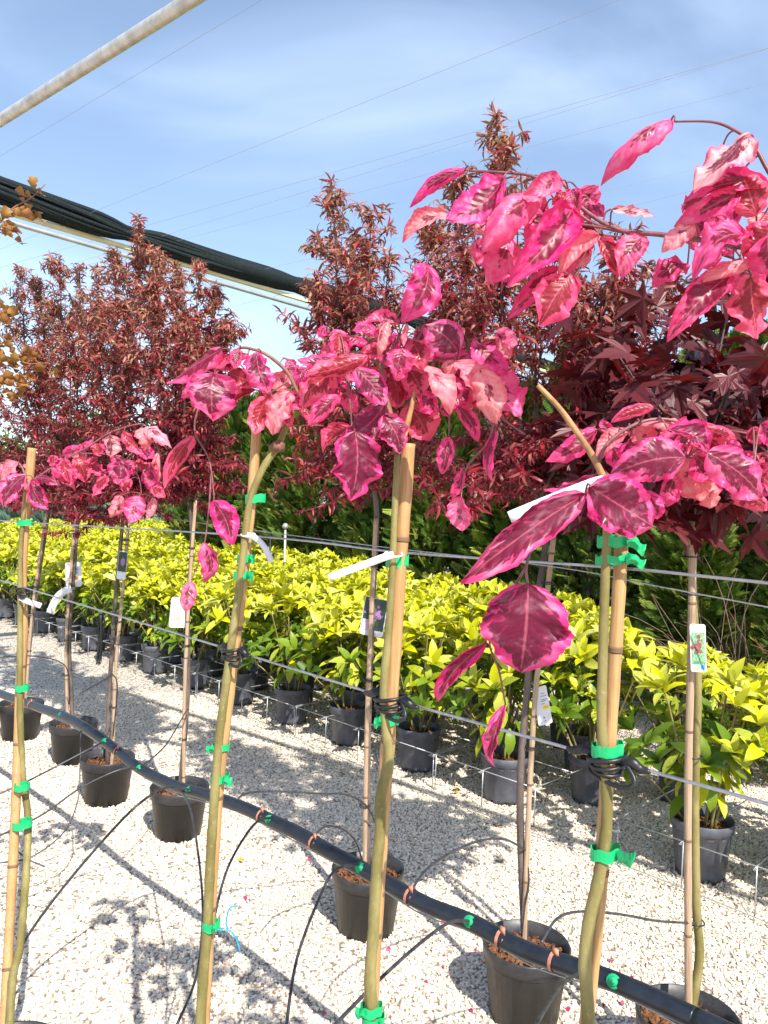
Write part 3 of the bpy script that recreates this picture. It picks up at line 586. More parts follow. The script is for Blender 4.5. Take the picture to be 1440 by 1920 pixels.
def tie(st, x, y, Y, wpx, hpx, tail=0, td=(1, 0, 0), bunch=1, tilt=.2): tape_tie(st, aty(x, y, Y), max(wpx*.60*Y/1440, .0165), hpx*Y/1440, tail*Y/1440, tilt, td, bunch)
tie(s1, 48, 980, 2.20, 26, 11); tie(s1, 41, 1290, 2.195, 21, 12); tie(s1, 41, 1475, 2.16, 24, 12); tie(s1, 42, 1545, 2.15, 30, 14, tilt=.4)
tie(s2, 479, 935, 1.42, 32, 15); tie(s2, 461, 1047, 1.42, 24, 13, 8); tie(s2, 456, 1079, 1.42, 30, 14, 10, (1, 0, .1)); tie(s2, 414, 1401, 1.42, 22, 12, 16, (-1, 0, .05)); tie(s2, 412, 1459, 1.42, 30, 14, 16, (1, 0, .1)); tie(s2, 396, 1735, 1.41, 24, 16, 16, (.6, 0, .8))
tie(s3, 745, 1052, 1.115, 36, 18); tie(s3, 727, 1349, 1.11, 36, 18, 14, (-1, 0, -.05)); tie(s3, 696, 1892, 1.10, 34, 18, 20, (-1, 0, .35), 1); tie(s3, 700, 1912, 1.10, 34, 16, 16, (1, 0, -.4))
tie(s4, 1149, 1048, .878, 54, 16, 34, (1, 0, -.1), 1); tie(s4, 1151, 1014, .878, 52, 20, 36, (1, 0, -.35), 1); tie(s4, 1139, 1404, .877, 50, 22); tie(s4, 1135, 1598, .874, 46, 22, 32, (1, 0, .05))
bt = MB()
for pts in ([(400, 1742), (420, 1744), (432, 1745)], [(428, 1742), (424, 1730), (430, 1704), (446, 1698)], [(432, 1745), (442, 1758), (450, 1785)], [(432, 1745), (446, 1762)]): bt.tube(smooth(pxl(pts, 1.40), 5), .0016, 5)
bt.build('twine', M['blue'], s2)
for st, x, y, Y, r in ((s1, 45, 1105, 2.2, .019), (s2, 438, 1221, 1.42, .0175), (s3, 732, 1312, 1.11, .0185), (s4, 1138, 1424, .88, .0165)): rubber_strap(st, aty(x, y, Y), r, RD)

# ------------------------------------------------------------------ wires along the rows, pipe and drip tubes
def wire(name, pts, r, m, label, cat='wire', group=None): return tag(MB().tube(smooth(pts, 6), r, 8).build(name, M[m]), label, cat, group)
def ext(P, a=3., b=1.2):                         # run on to the row posts outside the picture
    P = list(P); d0 = (P[0]-P[1]).normalized(); d1 = (P[-1]-P[-2]).normalized(); return [P[0]+d0*a]+P+[P[-1]+d1*b]
wire('support_wire', ext([atv(50, 1103, .815), atv(438, 1220, .815), atv(737, 1311, .81), atv(1138, 1423, .81)], 4), .0021, 'wire', 'taut galvanised wire strapped with black rubber to the pink beech stakes')
wire('support_wire', ext([atv(45, 979, .83), atv(470, 1005, .83), atv(745, 1035, .825), atv(1150, 1064, .825), atv(1440, 1093, .825)], 4, .6), .0017, 'wire', 'upper galvanised wire running behind the pink beech stakes')
wire('support_wire', ext([atv(150, 947, 2.04), atv(365, 979, 2.04), atv(705, 1024, 2.04), atv(1035, 1062, 2.04), atv(1295, 1111, 2.04)], 4), .002, 'wire', 'galvanised wire tied to the thin canes of the red leaved trees')
wire('ground_wire', ext([atz(350, 1290, .02), atz(640, 1420, .02), atz(998, 1561, .02), atz(1190, 1630, .02), atz(1440, 1730, .02)], 2), .003, 'rod', 'thin wire lying on the gravel in front of the aucuba racks')
PP = [(-60, 1278), (0, 1300), (60, 1322), (115, 1341), (160, 1364), (210, 1400), (262, 1441), (330, 1474), (380, 1488), (450, 1512), (505, 1537), (560, 1563), (620, 1598), (675, 1627), (740, 1664), (800, 1697), (880, 1728), (940, 1760), (1000, 1788), (1080, 1815), (1150, 1840), (1230, 1875), (1300, 1908), (1400, 1955)]
VP = 1.40
pipe3 = ext([atv(x, y, VP) for x, y in PP], 2.5, .8)
pipe = tag(MB().tube(smooth(pipe3, 4), .0195, 14).build('irrigation_pipe', M['pipe']), 'thick blue black irrigation pipe slung between the two tree rows', 'pipe')
wire('carrier_wire', [p+Vector((0, 0, -.024-.004*math.sin(i*1.7))) for i, p in enumerate(pipe3)], .0018, 'wire', 'thin wire under the black irrigation pipe carrying its weight')
def on_pipe(x, y): 
    p = atv(x, y, VP); q = min(smooth(pipe3, 4), key=lambda c: (c-p).length); return q
for x, y in ((119, 1330), (196, 1390), (262, 1442), (357, 1481), (507, 1533), (673, 1620), (880, 1727), (1150, 1838)):
    q = on_pipe(x, y); d = (CAM-q).normalized(); b = MB(); c = q+d*.0185
    b.tube([c, c+d*.005], .0135, 14); b.tube([c+d*.005, c+d*.012], [.009, .008], 12); b.tube([c+d*.012, c+d*.022], .004, 8); b.build('dripper', M['plug'], pipe)
for x, y in ((60, 1318), (218, 1403), (490, 1530), (590, 1562), (770, 1668), (935, 1762), (1030, 1768)):
    q = on_pipe(x, y); b = MB()
    b.tube([q-RD*.004, q+RD*.004], .0212, 14, False); b.box(q+Vector((0, -.010, .023)), RD*.007, Vector((0, .002, .002)), Vector((0, .002, .006))); b.box(q+Vector((.014, -.02, .004)), (.017, 0, -.004), (0, .003, 0), (.001, 0, .003)); b.build('tie', M['otie'], pipe)

def drip(pts, Y0, Y1, label, r=.0034):
    P = [aty(x, y, Y0+(Y1-Y0)*i/(len(pts)-1)) for i, (x, y) in enumerate(pts)]
    for p in P: p.z = max(p.z, .012)
    return wire('drip_tube', P, r, 'drip', label, 'tube', 'thin drip tubes fed by the pipe')
yo = lambda x, y: on_pipe(x, y).y
FRT = 'thin grey drip tube looping from the pipe down to the front tree pots'; BAK = 'thin grey drip tube arching over the gravel to a red leaved tree'
drip([(196, 1390), (172, 1402), (100, 1440), (40, 1470), (-40, 1505)], yo(196, 1390)-.03, 2.7, FRT)
drip([(262, 1442), (225, 1443), (150, 1478), (75, 1530), (-30, 1580)], yo(262, 1442)-.03, 2.6, FRT)
drip([(357, 1481), (322, 1476), (290, 1486), (230, 1536), (120, 1662), (42, 1772), (10, 1860), (4, 1905)], yo(357, 1481)-.03, 2.16, FRT, .0042)
drip([(340, 1484), (358, 1520), (374, 1620), (380, 1720), (368, 1830), (330, 1925)], yo(340, 1484)-.03, 1.55, FRT)
drip([(507, 1533), (476, 1546), (428, 1625), (398, 1735), (378, 1810), (374, 1925)], yo(507, 1533)-.03, 1.44, FRT)
drip([(673, 1620), (628, 1632), (596, 1690), (556, 1800), (536, 1930)], yo(673, 1620)-.03, 1.5, FRT)
drip([(880, 1727), (842, 1730), (780, 1775), (700, 1848), (620, 1930)], yo(880, 1727)-.03, 1.3, FRT)
drip([(1090, 1822), (1050, 1850), (1000, 1930)], yo(1090, 1822)-.02, 1.1, FRT)
drip([(152, 1360), (150, 1440), (146, 1500), (120, 1560), (60, 1606), (0, 1618)], yo(152, 1360)-.03, 2.9, FRT, .003)
drip([(30, 1400), (22, 1500), (26, 1580), (48, 1608), (84, 1625)], 2.75, 2.75, FRT, .003)
drip([(440, 1510), (460, 1488), (520, 1484), (600, 1488), (650, 1490), (688, 1512), (704, 1545)], 2.5, 2.93, BAK)
drip([(590, 1566), (612, 1549), (645, 1556), (668, 1580), (680, 1618)], 2.35, 2.93, BAK)
drip([(770, 1672), (800, 1630), (850, 1596), (905, 1575), (950, 1575), (985, 1594)], 1.95, 2.46, BAK)
drip([(985, 1600), (992, 1650), (984, 1700), (978, 1755)], 2.46, 2.44, BAK, .003)
drip([(1015, 1768), (1045, 1722), (1090, 1709), (1160, 1714), (1235, 1727), (1305, 1731)], 1.75, 2.15, BAK)
drip([(262, 1440), (310, 1398), (345, 1340), (352, 1330)], 2.9, 3.68, BAK, .003)
drip([(150, 1300), (200, 1272), (212, 1266), (220, 1290), (212, 1380)], 3.3, 4.06, BAK, .003)
drip([(0, 1232), (60, 1230), (110, 1240), (128, 1262), (130, 1320)], 4.1, 4.65, BAK, .003)

# ------------------------------------------------------------------ red leaved trees of the second row
RT = [leaf_template(3, lambda t: .070*math.sin(math.pi*min(1, .06+t*.94))**.8, .35, c) for c in (.5, 1.0, 1.5)]
def red_tree(base, stem, spires, label, n_leaf, seed, crown_low, stake_pts=None, stake_label=None, Yc=None):
    rnd = random.Random(seed); rng = np.random.default_rng(seed)
    root = empty('red_leaved_tree', base, label, 'tree', 'red leaved trees in the second row'); add_pot(root, 'black', seed)
    Y0 = base[1] if Yc is None else Yc
    sp = [Vector(base)+Vector((0, 0, .18))]+[aty(x, y, Y0) for x, y in stem]; top = sp[-1]
    MB().tube(smooth(sp, 6), list(np.linspace(.0125, .0095, 5)), 10).build('trunk', M['bark_d'], root)
    bm = MB(); tw = []
    for x, y, dy in spires:
        tip = aty(x, y, Y0+dy); mid = top.lerp(tip, .38); out = Vector((tip.x-top.x, tip.y-top.y, 0)); mid += out*.32
        low = top-Vector((0, 0, rnd.uniform(0, .12)))
        c = smooth([low, mid, top.lerp(tip, .72)+out*.10, tip], 7); bm.tube(c, list(np.linspace(.0075, .0016, 6)), 6)
        Ln = (tip-top).length
        tw.append((c, 1.0, Ln))
        for k in range(int(9+Ln*15)):            # side twigs
            t = rnd.uniform(.10, .95); i = int(t*(len(c)-1)); p = c[i]; a = rnd.uniform(0, 6.28)
            ln = rnd.uniform(.12, .27)*(1.15-t*.9)*(.8+.4*Ln)
            d = Vector((math.cos(a)*.75, math.sin(a)*.75, rnd.uniform(.35, 1.0) if t > .3 else rnd.uniform(-.35, .6))).normalized()
            q = smooth([p, p+d*ln*.5+Vector((0, 0, .01)), p+d*ln+Vector((0, 0, ln*.12))], 4); bm.tube(q, [.0024, .0011], 5); tw.append((q, .8, ln))
            if rnd.random() < .55:
                p2 = q[len(q)//2]; a2 = a+rnd.uniform(-1.4, 1.4); d2 = Vector((math.cos(a2), math.sin(a2), rnd.uniform(0, .8))).normalized(); q2 = [p2, p2+d2*ln*.35, p2+d2*ln*.62+Vector((0, 0, .01))]; bm.tube(q2, [.0017, .0009], 5); tw.append((q2, .7, ln*.6))
    for k in range(16):                          # lower skirt of the crown
        a = rnd.uniform(0, 6.28); ln = rnd.uniform(.15, crown_low)
        p = top-Vector((0, 0, rnd.uniform(-.12, .10))); d = Vector((math.cos(a), math.sin(a), rnd.uniform(-.25, .35)))
        q = smooth([p, p+d*ln*.5+Vector((0, 0, .03)), p+d*ln-Vector((0, 0, .04))], 4); bm.tube(q, [.004, .0012], 5); tw.append((q, .9, ln))
        for kk in range(4):
            p2 = q[rnd.randrange(3, len(q))]; a2 = rnd.uniform(0, 6.28); d2 = Vector((math.cos(a2), math.sin(a2), rnd.uniform(-.4, .7)))*rnd.uniform(.06, .16); q2 = [p2, p2+d2*.5, p2+d2]; bm.tube(q2, [.0016, .0009], 5); tw.append((q2, .7, d2.length))
    bm.build('branches', M['bark_d'], root)
    wts = np.array([q[2]*q[1] for q in tw]); cnt = rng.multinomial(int(n_leaf*2.6), wts/wts.sum())
    P, A, T = [], [], []
    for (c, _, ln), k in zip(tw, cnt):
        for _ in range(k):
            t = rnd.random()**.75; f_ = t*(len(c)-1); i = min(int(f_), len(c)-2); p = c[i].lerp(c[i+1], f_-i); tg = (c[i+1]-c[i]).normalized()
            if len(c) > 14 and t < .22: continue
            a = Vector((rnd.gauss(0, 1), rnd.gauss(0, 1), rnd.gauss(0, .6))).normalized()
            P.append(p); A.append((a*.95+tg*.55+Vector((0, 0, .12))).normalized())
            hz = min(1, max(0, (p.z-1.72)/1.05)); r_ = rnd.random()
            bron = hz*.75+rnd.uniform(-.3, .3)
            if r_ < .07: col = (.50, .014, .035)
            elif bron > .5: col = (.42, .165, .12) if r_ < .62 else (.36, .19, .10)
            elif bron > .22: col = (.35, .088, .08)
            else: col = (.26, .024, .040) if r_ < .6 else (.17, .017, .028)
            k2 = rnd.uniform(.7, 1.35); T.append([q*k2 for q in col])
    P, A, T = np.array([tuple(p) for p in P]), np.array([tuple(a) for a in A]), np.array(T)
    A, S, N = frames(A, jit=.6); sc = rng.uniform(.036, .072, len(P)); which = rng.integers(0, 3, len(P)); big = None
    vs = []
    for w in range(3):
        m = which == w; me = inst_mesh('foliage', RT[w][0], RT[w][1], P[m], A[m], S[m], N[m], sc[m], T[m], M['red'], sc[m]*1.12)
        o = link('foliage', me, root); o['kind'] = 'stuff'
    if stake_pts:
        st, _ = stake('cane', [Vector(base)+Vector((.02, -.01, .12))]+[aty(x, y, Y0-.015) for x, y in stake_pts], .0098, M['oldcane'], M['node'], stake_label, 'stake', 'thin canes of the second row')
        for f_ in (.3, .62, .93):
            i = int(f_*(len(stake_pts)-1)); j = min(i+1, len(stake_pts)-1); q = aty((stake_pts[i][0]+stake_pts[j][0])/2-2, (stake_pts[i][1]+stake_pts[j][1])/2, Y0-.008)
            b = MB(); 
            for z in (-.003, .003): b.tube([q+Vector((.019*math.cos(a), .021*math.sin(a), z)) for a in np.linspace(0, 6.28, 13)], .0018, 5)
            b.build('band', M['strap'], st)
    return root
R2 = [atz(x, y, .23) for x, y in ((40, 1318), (138, 1355), (202, 1420), (337, 1475), (690, 1628), (987, 1770), (1290, 1905))]
for p in R2: p.z = 0
RLAB = ['red leaved tree in a pot, its dark stem leaning to the right', 'red leaved tree whose cane carries a white card with an orange dot', 'red leaved tree whose cane carries a narrow dark picture tag', 'tall bushy red leaved tree whose cane carries a white card behind a curled pink leaf',
        'red leaved tree with two slim spires, dark picture tag on its cane', 'tallest red leaved tree, one bronze spire standing up into the sky']
CLAB = ['leaning weathered cane beside the dark slanted stem', 'grey cane with a white card and orange dot', 'cane tied twice to a grey stem with a narrow dark picture tag', 'pale cane with a white card behind a curled pink leaf', 'brown cane with the purple flower picture tag', 'tan cane with the white price card and yellow sticker']
red_tree(R2[0], [(52, 1240), (66, 1130), (84, 1010), (100, 905)], [(35, 500, 0), (100, 560, .2), (-30, 520, .3), (70, 640, -.3)], RLAB[0], 3400, 11, .45, [(50, 1290), (60, 1150), (74, 1050), (92, 930)], CLAB[0])
red_tree(R2[1], [(130, 1200), (140, 1060), (150, 920)], [(110, 480, .1), (150, 500, -.1), (70, 520, .2), (190, 560, .25), (130, 600, -.25)], RLAB[1], 5000, 12, .42, [(126, 1330), (124, 1200), (134, 1060), (144, 930)], CLAB[1])
red_tree(R2[2], [(205, 1300), (217, 1120), (234, 940)], [(260, 408, .05), (215, 470, .2), (180, 500, -.1), (300, 470, .25), (235, 560, -.28)], RLAB[2], 5600, 13, .40, [(212, 1400), (217, 1250), (233, 1080), (244, 945)], CLAB[2])
red_tree(R2[3], [(352, 1300), (352, 1150), (360, 1000), (345, 900)], [(375, 490, 0), (330, 500, .2), (405, 540, .15), (290, 520, -.15), (430, 600, -.05), (350, 600, -.28)], RLAB[3], 5800, 14, .40, [(344, 1470), (346, 1300), (354, 1120), (367, 935)], CLAB[3])
red_tree(R2[4], [(690, 1400), (698, 1150), (706, 960), (690, 870)], [(620, 340, .1), (695, 395, 0), (665, 430, .25), (730, 470, -.05), (590, 520, 0)], RLAB[4], 3300, 15, .38, [(684, 1620), (687, 1400), (696, 1150), (705, 972)], CLAB[4])
red_tree(R2[5], [(975, 1500), (988, 1300), (1004, 1150), (1024, 1000), (1010, 900)], [(930, 212, .05), (845, 335, .15), (800, 410, -.1), (1090, 425, .2), (1190, 430, .1), (1010, 440, .3), (1260, 520, .15), (1150, 520, -.15), (880, 480, -.2)], RLAB[5], 5600, 16, .46, [(982, 1780), (992, 1500), (1004, 1300), (1018, 1180), (1038, 1005)], CLAB[5])

# burgundy maple
def maple_leaf_mesh(seed):
    r = random.Random(seed); tips = [(-115, .48), (-58, .80), (0, 1.0), (58, .80), (115, .48)]; out = [(-.12, 0)]
    pol = [(-150, .14)]
    for k, (a, l) in enumerate(tips):
        for da, f_ in ((-20, .52), (-13, .72), (-9, .66), (0, 1), (9, .66), (13, .72), (20, .52)): pol.append((a+da, l*f_*r.uniform(.93, 1.07)))
        if k < 4: pol.append((a+29, .30*(l+tips[k+1][1])/1.5))
    pol.append((150, .14)); v = [(0, 0, 0)]; curl = r.uniform(.1, .5)
    for a, l in pol:
        x, y = math.cos(math.radians(a))*l, math.sin(math.radians(a))*l; v.append((x, y, -curl*(x*x+y*y)*.8+.10*abs(math.sin(math.radians(a)*3))*l))
    f = [(0, i, i+1) for i in range(1, len(pol))]
    me = bpy.data.meshes.new('leaf'); me.from_pydata(v, [], f); me.materials.append(M['maple']); me.update(); return me
def place(me, parent, p, a, n, sc, name='leaf'):
    a = a.normalized(); s = n.cross(a).normalized(); n2 = a.cross(s); o = bpy.data.objects.new(name, me); COL.objects.link(o); o.parent = parent
    q = Vector(p)-wloc(parent)
    o.matrix_local = Matrix(((a.x*sc, s.x*sc, n2.x*sc, q.x), (a.y*sc, s.y*sc, n2.y*sc, q.y), (a.z*sc, s.z*sc, n2.z*sc, q.z), (0, 0, 0, 1))); return o
def maple():
    rnd = random.Random(21); base = R2[6]; Y0 = base[1]+.02; root = empty('maple_tree', base, 'potted maple with a rounded crown of dark burgundy lobed leaves', 'tree'); add_pot(root, 'black', 1)
    stem = smooth([Vector(base)+Vector((0, 0, .18))]+[aty(x, y, Y0) for x, y in ((1311, 1800), (1306, 1700), (1303, 1500), (1308, 1280), (1298, 1100), (1297, 960))], 6); MB().tube(stem, [.013, .0105], 10).build('trunk', M['bark_g'], root)
    top = stem[-1]; ms = [maple_leaf_mesh(i) for i in range(5)]; brs = []
    for x, y, dy in ((1140, 640, 0), (1220, 590, .15), (1300, 560, .05), (1390, 470, 0), (1420, 620, -.1), (1480, 700, 0), (1160, 780, -.15), (1260, 700, -.25), (1370, 720, -.25), (1110, 900, 0), (1210, 930, -.2), (1340, 930, -.24), (1440, 900, -.1), (1500, 840, .1), (1290, 830, -.3)):
        tip = aty(x, y, Y0+dy); c = smooth([top-Vector((0, 0, .04)), top.lerp(tip, .5)+Vector((0, 0, .05)), tip], 6); b = MB().tube(c, [.006, .0015], 6).build('branch', M['bark_d'], root); brs.append((b, c))
    for k in range(285):
        b, c = brs[k % len(brs)]; p = c[rnd.randrange(4, len(c))]+Vector((rnd.gauss(0, .055), rnd.gauss(0, .055), rnd.gauss(0, .05)))
        out = (p-top); out.z *= .4
        a = (out.normalized()*.6+Vector((rnd.gauss(0, .5), rnd.gauss(0, .5), rnd.uniform(-1.2, -.1)))); n = Vector((rnd.gauss(0, .5), -.55+rnd.gauss(0, .5), .8))
        place(ms[k % 5], b, p, a, n, rnd.uniform(.078, .125))
    tri = [[tuple(v.co) for v in ms[0].vertices], [tuple(p.vertices) for p in ms[0].polygons]]; n = 330; rg = np.random.default_rng(9)   # inner leaves of the crown
    ct = aty(1300, 790, Y0+.16); P = np.array([tuple(ct)])+rg.normal(0, 1, (n, 3))*np.array([.17, .09, .115]); A, S, N = frames(rg.normal(0, .7, (n, 3))+np.array([0, -.2, -.7]), jit=.8)
    fo = link('foliage', inst_mesh('foliage', tri[0], tri[1], P, A, S, N, rg.uniform(.075, .12, n), None, M['maple']), root); fo['kind'] = 'stuff'
    st, _ = stake('cane', [Vector(base)+Vector((-.03, -.02, .12))]+[aty(x, y, Y0-.03) for x, y in ((1291, 1890), (1290, 1700), (1290, 1500), (1294, 1300), (1297, 1150), (1300, 1010))], .0112, M['oldcane'], M['node'], 'grey brown cane of the maple with the red shrub picture tag', 'stake', 'thin canes of the second row')
    for x, y in ((1294, 1044), (1295, 1114), (1299, 1418), (1303, 1728)):
        q = aty(x, y, Y0-.015); b = MB(); b.tube([q+Vector((.025*math.cos(a), .025*math.sin(a), .001*math.sin(3*a))) for a in np.linspace(0, 6.28, 15)], .0022, 5); b.build('band', M['strap'], st)
maple()

# tan leaved tree at the left edge
def ovate_mesh(name, m, w, seed, fold=.3, curl=.6, lobes=False):
    r = random.Random(seed); v, f = leaf_template(6, lambda t: w*math.sin(math.pi*min(1, .03+t*.97))**.7*(1+(.30*math.sin(t*21) if lobes else 0)), fold, curl, 5)
    v = [(x, y, z+.05*math.sin(x*9+y*7+seed)) for x, y, z in v]; me = bpy.data.meshes.new(name); me.from_pydata(v, [], f); me.materials.append(m); me.polygons.foreach_set('use_smooth', [True]*len(f)); me.update(); return me
def tan_tree():
    rnd = random.Random(31); base = Vector((-2.72, 4.95, 0)); root = empty('tan_leaved_tree', base, 'tree with curled tan and ochre leaves beside the leaning dark stem', 'tree'); add_pot(root, 'black', 0)
    Y0 = 4.55; stem = smooth([base+Vector((0, 0, .18)), Vector((-2.74, 4.95, 1.2)), Vector((-2.76, 4.9, 2.0)), aty(-60, 520, Y0)], 6); MB().tube(stem, [.02, .01], 10).build('trunk', M['bark_d'], root)
    ms = [ovate_mesh('leaf', M['tan'], .33, i, .45, 1.1, True) for i in range(4)]
    for pts, n, box in (([(-60, 520), (-20, 440), (5, 410), (25, 390), (60, 370), (85, 345)], 13, 14), ([(-20, 440), (0, 425), (20, 430), (35, 440)], 7, 9), ([(5, 410), (30, 392), (60, 395), (80, 400)], 7, 8), ([(-60, 600), (-10, 620), (20, 650), (45, 680), (95, 680)], 34, 26), ([(-50, 640), (0, 690), (20, 720)], 28, 26), ([(-55, 570), (-10, 575), (10, 590)], 12, 14)):
        c = smooth([aty(x, y, Y0) for x, y in pts], 4); b = MB().tube(c, [.008, .003], 6).build('branch', M['bark_b'], root)
        for k in range(n):
            q = c[min(len(c)-1, len(c)//3+rnd.randrange(len(c)*2//3+1))]+Vector((rnd.uniform(-1, 1)*box*Y0/1440, rnd.uniform(-.06, .06), rnd.uniform(-1, 1)*box*Y0/1440))
            place(ms[k % 4], b, q, Vector((rnd.gauss(0, .5), rnd.gauss(0, .4), -1)), Vector((rnd.gauss(0, .4), -1, .3)), rnd.uniform(.06, .10))
tan_tree()

# ------------------------------------------------------------------ tags on stakes
def card(name, c, right, up, w, h, label, th=.0006, cat='label'):
    right = Vector(right).normalized(); up = Vector(up).normalized(); n = right.cross(up); b = MB(); k = .12*w; ring = []
    for sx, sy, a0 in ((1, 1, 0), (-1, 1, 90), (-1, -1, 180), (1, -1, 270)):
        for a in (0, 45, 90):
            t = math.radians(a0+a); ring.append((sx*(w/2-k)+k*math.cos(t), sy*(h/2-k)+k*math.sin(t)))
    for s in (-1, 1):
        for x, y in ring: b.v.append(tuple(Vector(c)+right*x+up*y+n*th*s))
    m = len(ring); b.f.append(tuple(range(m))[::-1]); b.f.append(tuple(range(m, 2*m)))
    for i in range(m): j = (i+1) % m; b.f.append((i, j, j+m, i+m))
    o = tag(b.build(name, M['paper'], None, False), label, cat); return o, (lambda x, y, e=0.0012: Vector(c)+right*x*w/2+up*y*h/2+n*e), right, up, n
def patch(parent, nm, f_, x, y, w, h, m, right, up, n): MB().box(f_(x, y), right*w/2, up*h/2, n*.0003).build(nm, M[m] if isinstance(m, str) else m, parent, False)
def disc(parent, nm, f_, x, y, rx, ry, m, right, up, e=.0012):
    b = MB(); c = f_(x, y, e); b.v.append(tuple(c)); b.v += [tuple(c+right*rx*math.cos(a)+up*ry*math.sin(a)) for a in np.linspace(0, 6.2832*23/24, 24)]; b.f += [(0, 1+i, 1+(i+1) % 24) for i in range(24)]; b.build(nm, M[m] if isinstance(m, str) else m, parent, False)
def picture(name, bgc, fgc, cx, cy, r, sc):
    t = NT(name); co = t.co('Object'); n = t.noise(sc, 4, .7, co); n2 = t.noise(sc*2.3, 2, .6, co)
    return t.pbr(t.mix(t.rng(n, .42, .6), bgc, fgc), .35, 0, None, .5)
PIC_D = picture('dark foliage print', (.006, .02, .018), (.03, .07, .05), 0, 0, 1, 400); PIC_F = picture('purple blossom print', (.16, .07, .20), (.42, .24, .48), 0, 0, 1, 500); PIC_G = picture('green garden print', (.10, .26, .12), (.30, .50, .28), 0, 0, 1, 250); PIC_R = picture('red shrub print', (.10, .02, .03), (.45, .14, .14), 0, 0, 1, 450)
def loop(parent, c, r, m='paper'): MB().tube([Vector(c)+Vector((r*math.cos(a), r*math.sin(a), .004*math.cos(a))) for a in np.linspace(0, 6.28, 15)], .0008, 5).build('loop', M[m], parent)
# price card with yellow sticker
Y = R2[5][1]+.012; o, f_, r_, u_, n_ = card('price_card', aty(1017, 1323, Y), (1, .15, .28), (-.22, 0, 1), .048, .125, 'white price card with yellow sticker, hanging tilted behind the tan cane')
for k, (x, y, w) in enumerate(((.15, .62, .012), (.2, .48, .02), (.25, .30, .022), (.1, .22, .018), (.0, .08, .010))): patch(o, 'print_line', f_, x+.15, y, w, .0016, 'ink', r_, u_, n_)
disc(o, 'sticker', f_, .42, -.12, .012, .007, 'yellow', r_, u_); patch(o, 'print_mark', f_, -.05, -.62, .004, .005, 'ink', r_, u_, n_); patch(o, 'print_mark', f_, .0, -.8, .004, .003, 'ink', r_, u_, n_); patch(o, 'price', lambda x, y: f_(x, y, .0016), .42, -.12, .012, .003, 'orange', r_, u_, n_); loop(o, aty(1005, 1280, R2[5][1]), .016)
# white card behind curled leaf
Y = R2[3][1]+.012; o, f_, r_, u_, n_ = card('price_card', aty(337, 1148, Y), (1, .1, .02), (.06, 0, 1), .092, .150, 'white card with grey dots behind the curled pink leaf on the pale cane')
for y in (-.45, -.62, -.75, -.88): patch(o, 'print_mark', f_, -.52, y, .006, .003, 'ink', r_, u_, n_)
patch(o, 'sticker', f_, -.05, -.42, .010, .016, 'yellow', r_, u_, n_); loop(o, aty(352, 1115, R2[3][1]), .016)
# white card with orange dot
Y = R2[1][1]+.012; o, f_, r_, u_, n_ = card('price_card', aty(138, 1077, Y), (1, -.05, .05), (-.06, 0, 1), .100, .150, 'white card with an orange dot on the grey cane')
disc(o, 'sticker', f_, .38, -.28, .014, .010, 'orange', r_, u_)
for k in range(5): patch(o, 'print_line', f_, .35, .55-.13*k, .032, .0022, 'ink', r_, u_, n_)
loop(o, aty(134, 1058, R2[1][1]), .016)
# purple flower picture tag
Y = R2[4][1]+.014; o, f_, r_, u_, n_ = card('picture_tag', aty(701, 1157, Y), (1, 0, -.16), (.13, 0, 1), .092, .148, 'dark picture tag showing purple blossom, on the brown cane')
patch(o, 'picture', f_, 0, .14, .086, .122, PIC_D, r_, u_, n_); rp = random.Random(2); [disc(o, 'blossom_print', f_, .12+rp.gauss(0, .26), .22+rp.gauss(0, .17), rp.uniform(.003, .009), rp.uniform(.003, .009), PIC_F, r_, u_, .0017+.00003*k) for k in range(26)]; patch(o, 'caption_panel', lambda x, y: f_(x, y, .0020), -.62, -.45, .026, .042, simple('lilac print', (.55, .45, .58), .4, 0, .3, 600), r_, u_, n_); loop(o, aty(700, 1122, R2[4][1]), .018)
# narrow dark picture tag
Y = R2[2][1]-.03; o, f_, r_, u_, n_ = card('picture_tag', aty(229, 1060, Y), (1, 0, -.1), (.06, 0, 1), .048, .150, 'narrow dark picture tag on the cane tied to a grey stem')
patch(o, 'picture', f_, 0, .25, .044, .105, PIC_D, r_, u_, n_); disc(o, 'blossom_print', f_, .1, .25, .012, .022, PIC_F, r_, u_, .0017); loop(o, aty(232, 1036, R2[2][1]), .016)
# red shrub picture tag
Y = R2[6][1]-.05; o, f_, r_, u_, n_ = card('picture_tag', aty(1309, 1215, Y), (1, 0, .0), (-.07, 0, 1), .043, .131, 'white picture tag showing a red leaved shrub, on the maple cane')
patch(o, 'picture', f_, 0, -.02, .037, .088, PIC_G, r_, u_, n_); [disc(o, 'shrub_print', f_, -.05+rp.gauss(0, .24), .06+rp.gauss(0, .20), rp.uniform(.002, .005), rp.uniform(.003, .007), PIC_R, r_, u_, .0017+.00003*k) for k in range(26)]; disc(o, 'hole', f_, .0, .87, .0018, .0018, 'ink', r_, u_); patch(o, 'logo', f_, .5, -.80, .012, .012, 'blue', r_, u_, n_); patch(o, 'print_band', lambda x, y: f_(x, y, .0018), -.3, -.60, .015, .008, simple('teal print', (.05, .25, .18), .5), r_, u_, n_); patch(o, 'logo', f_, -.2, -.86, .012, .007, simple('lime print', (.45, .6, .1), .5), r_, u_, n_)
loop(o, aty(1304, 1174, Y+.03), .014)
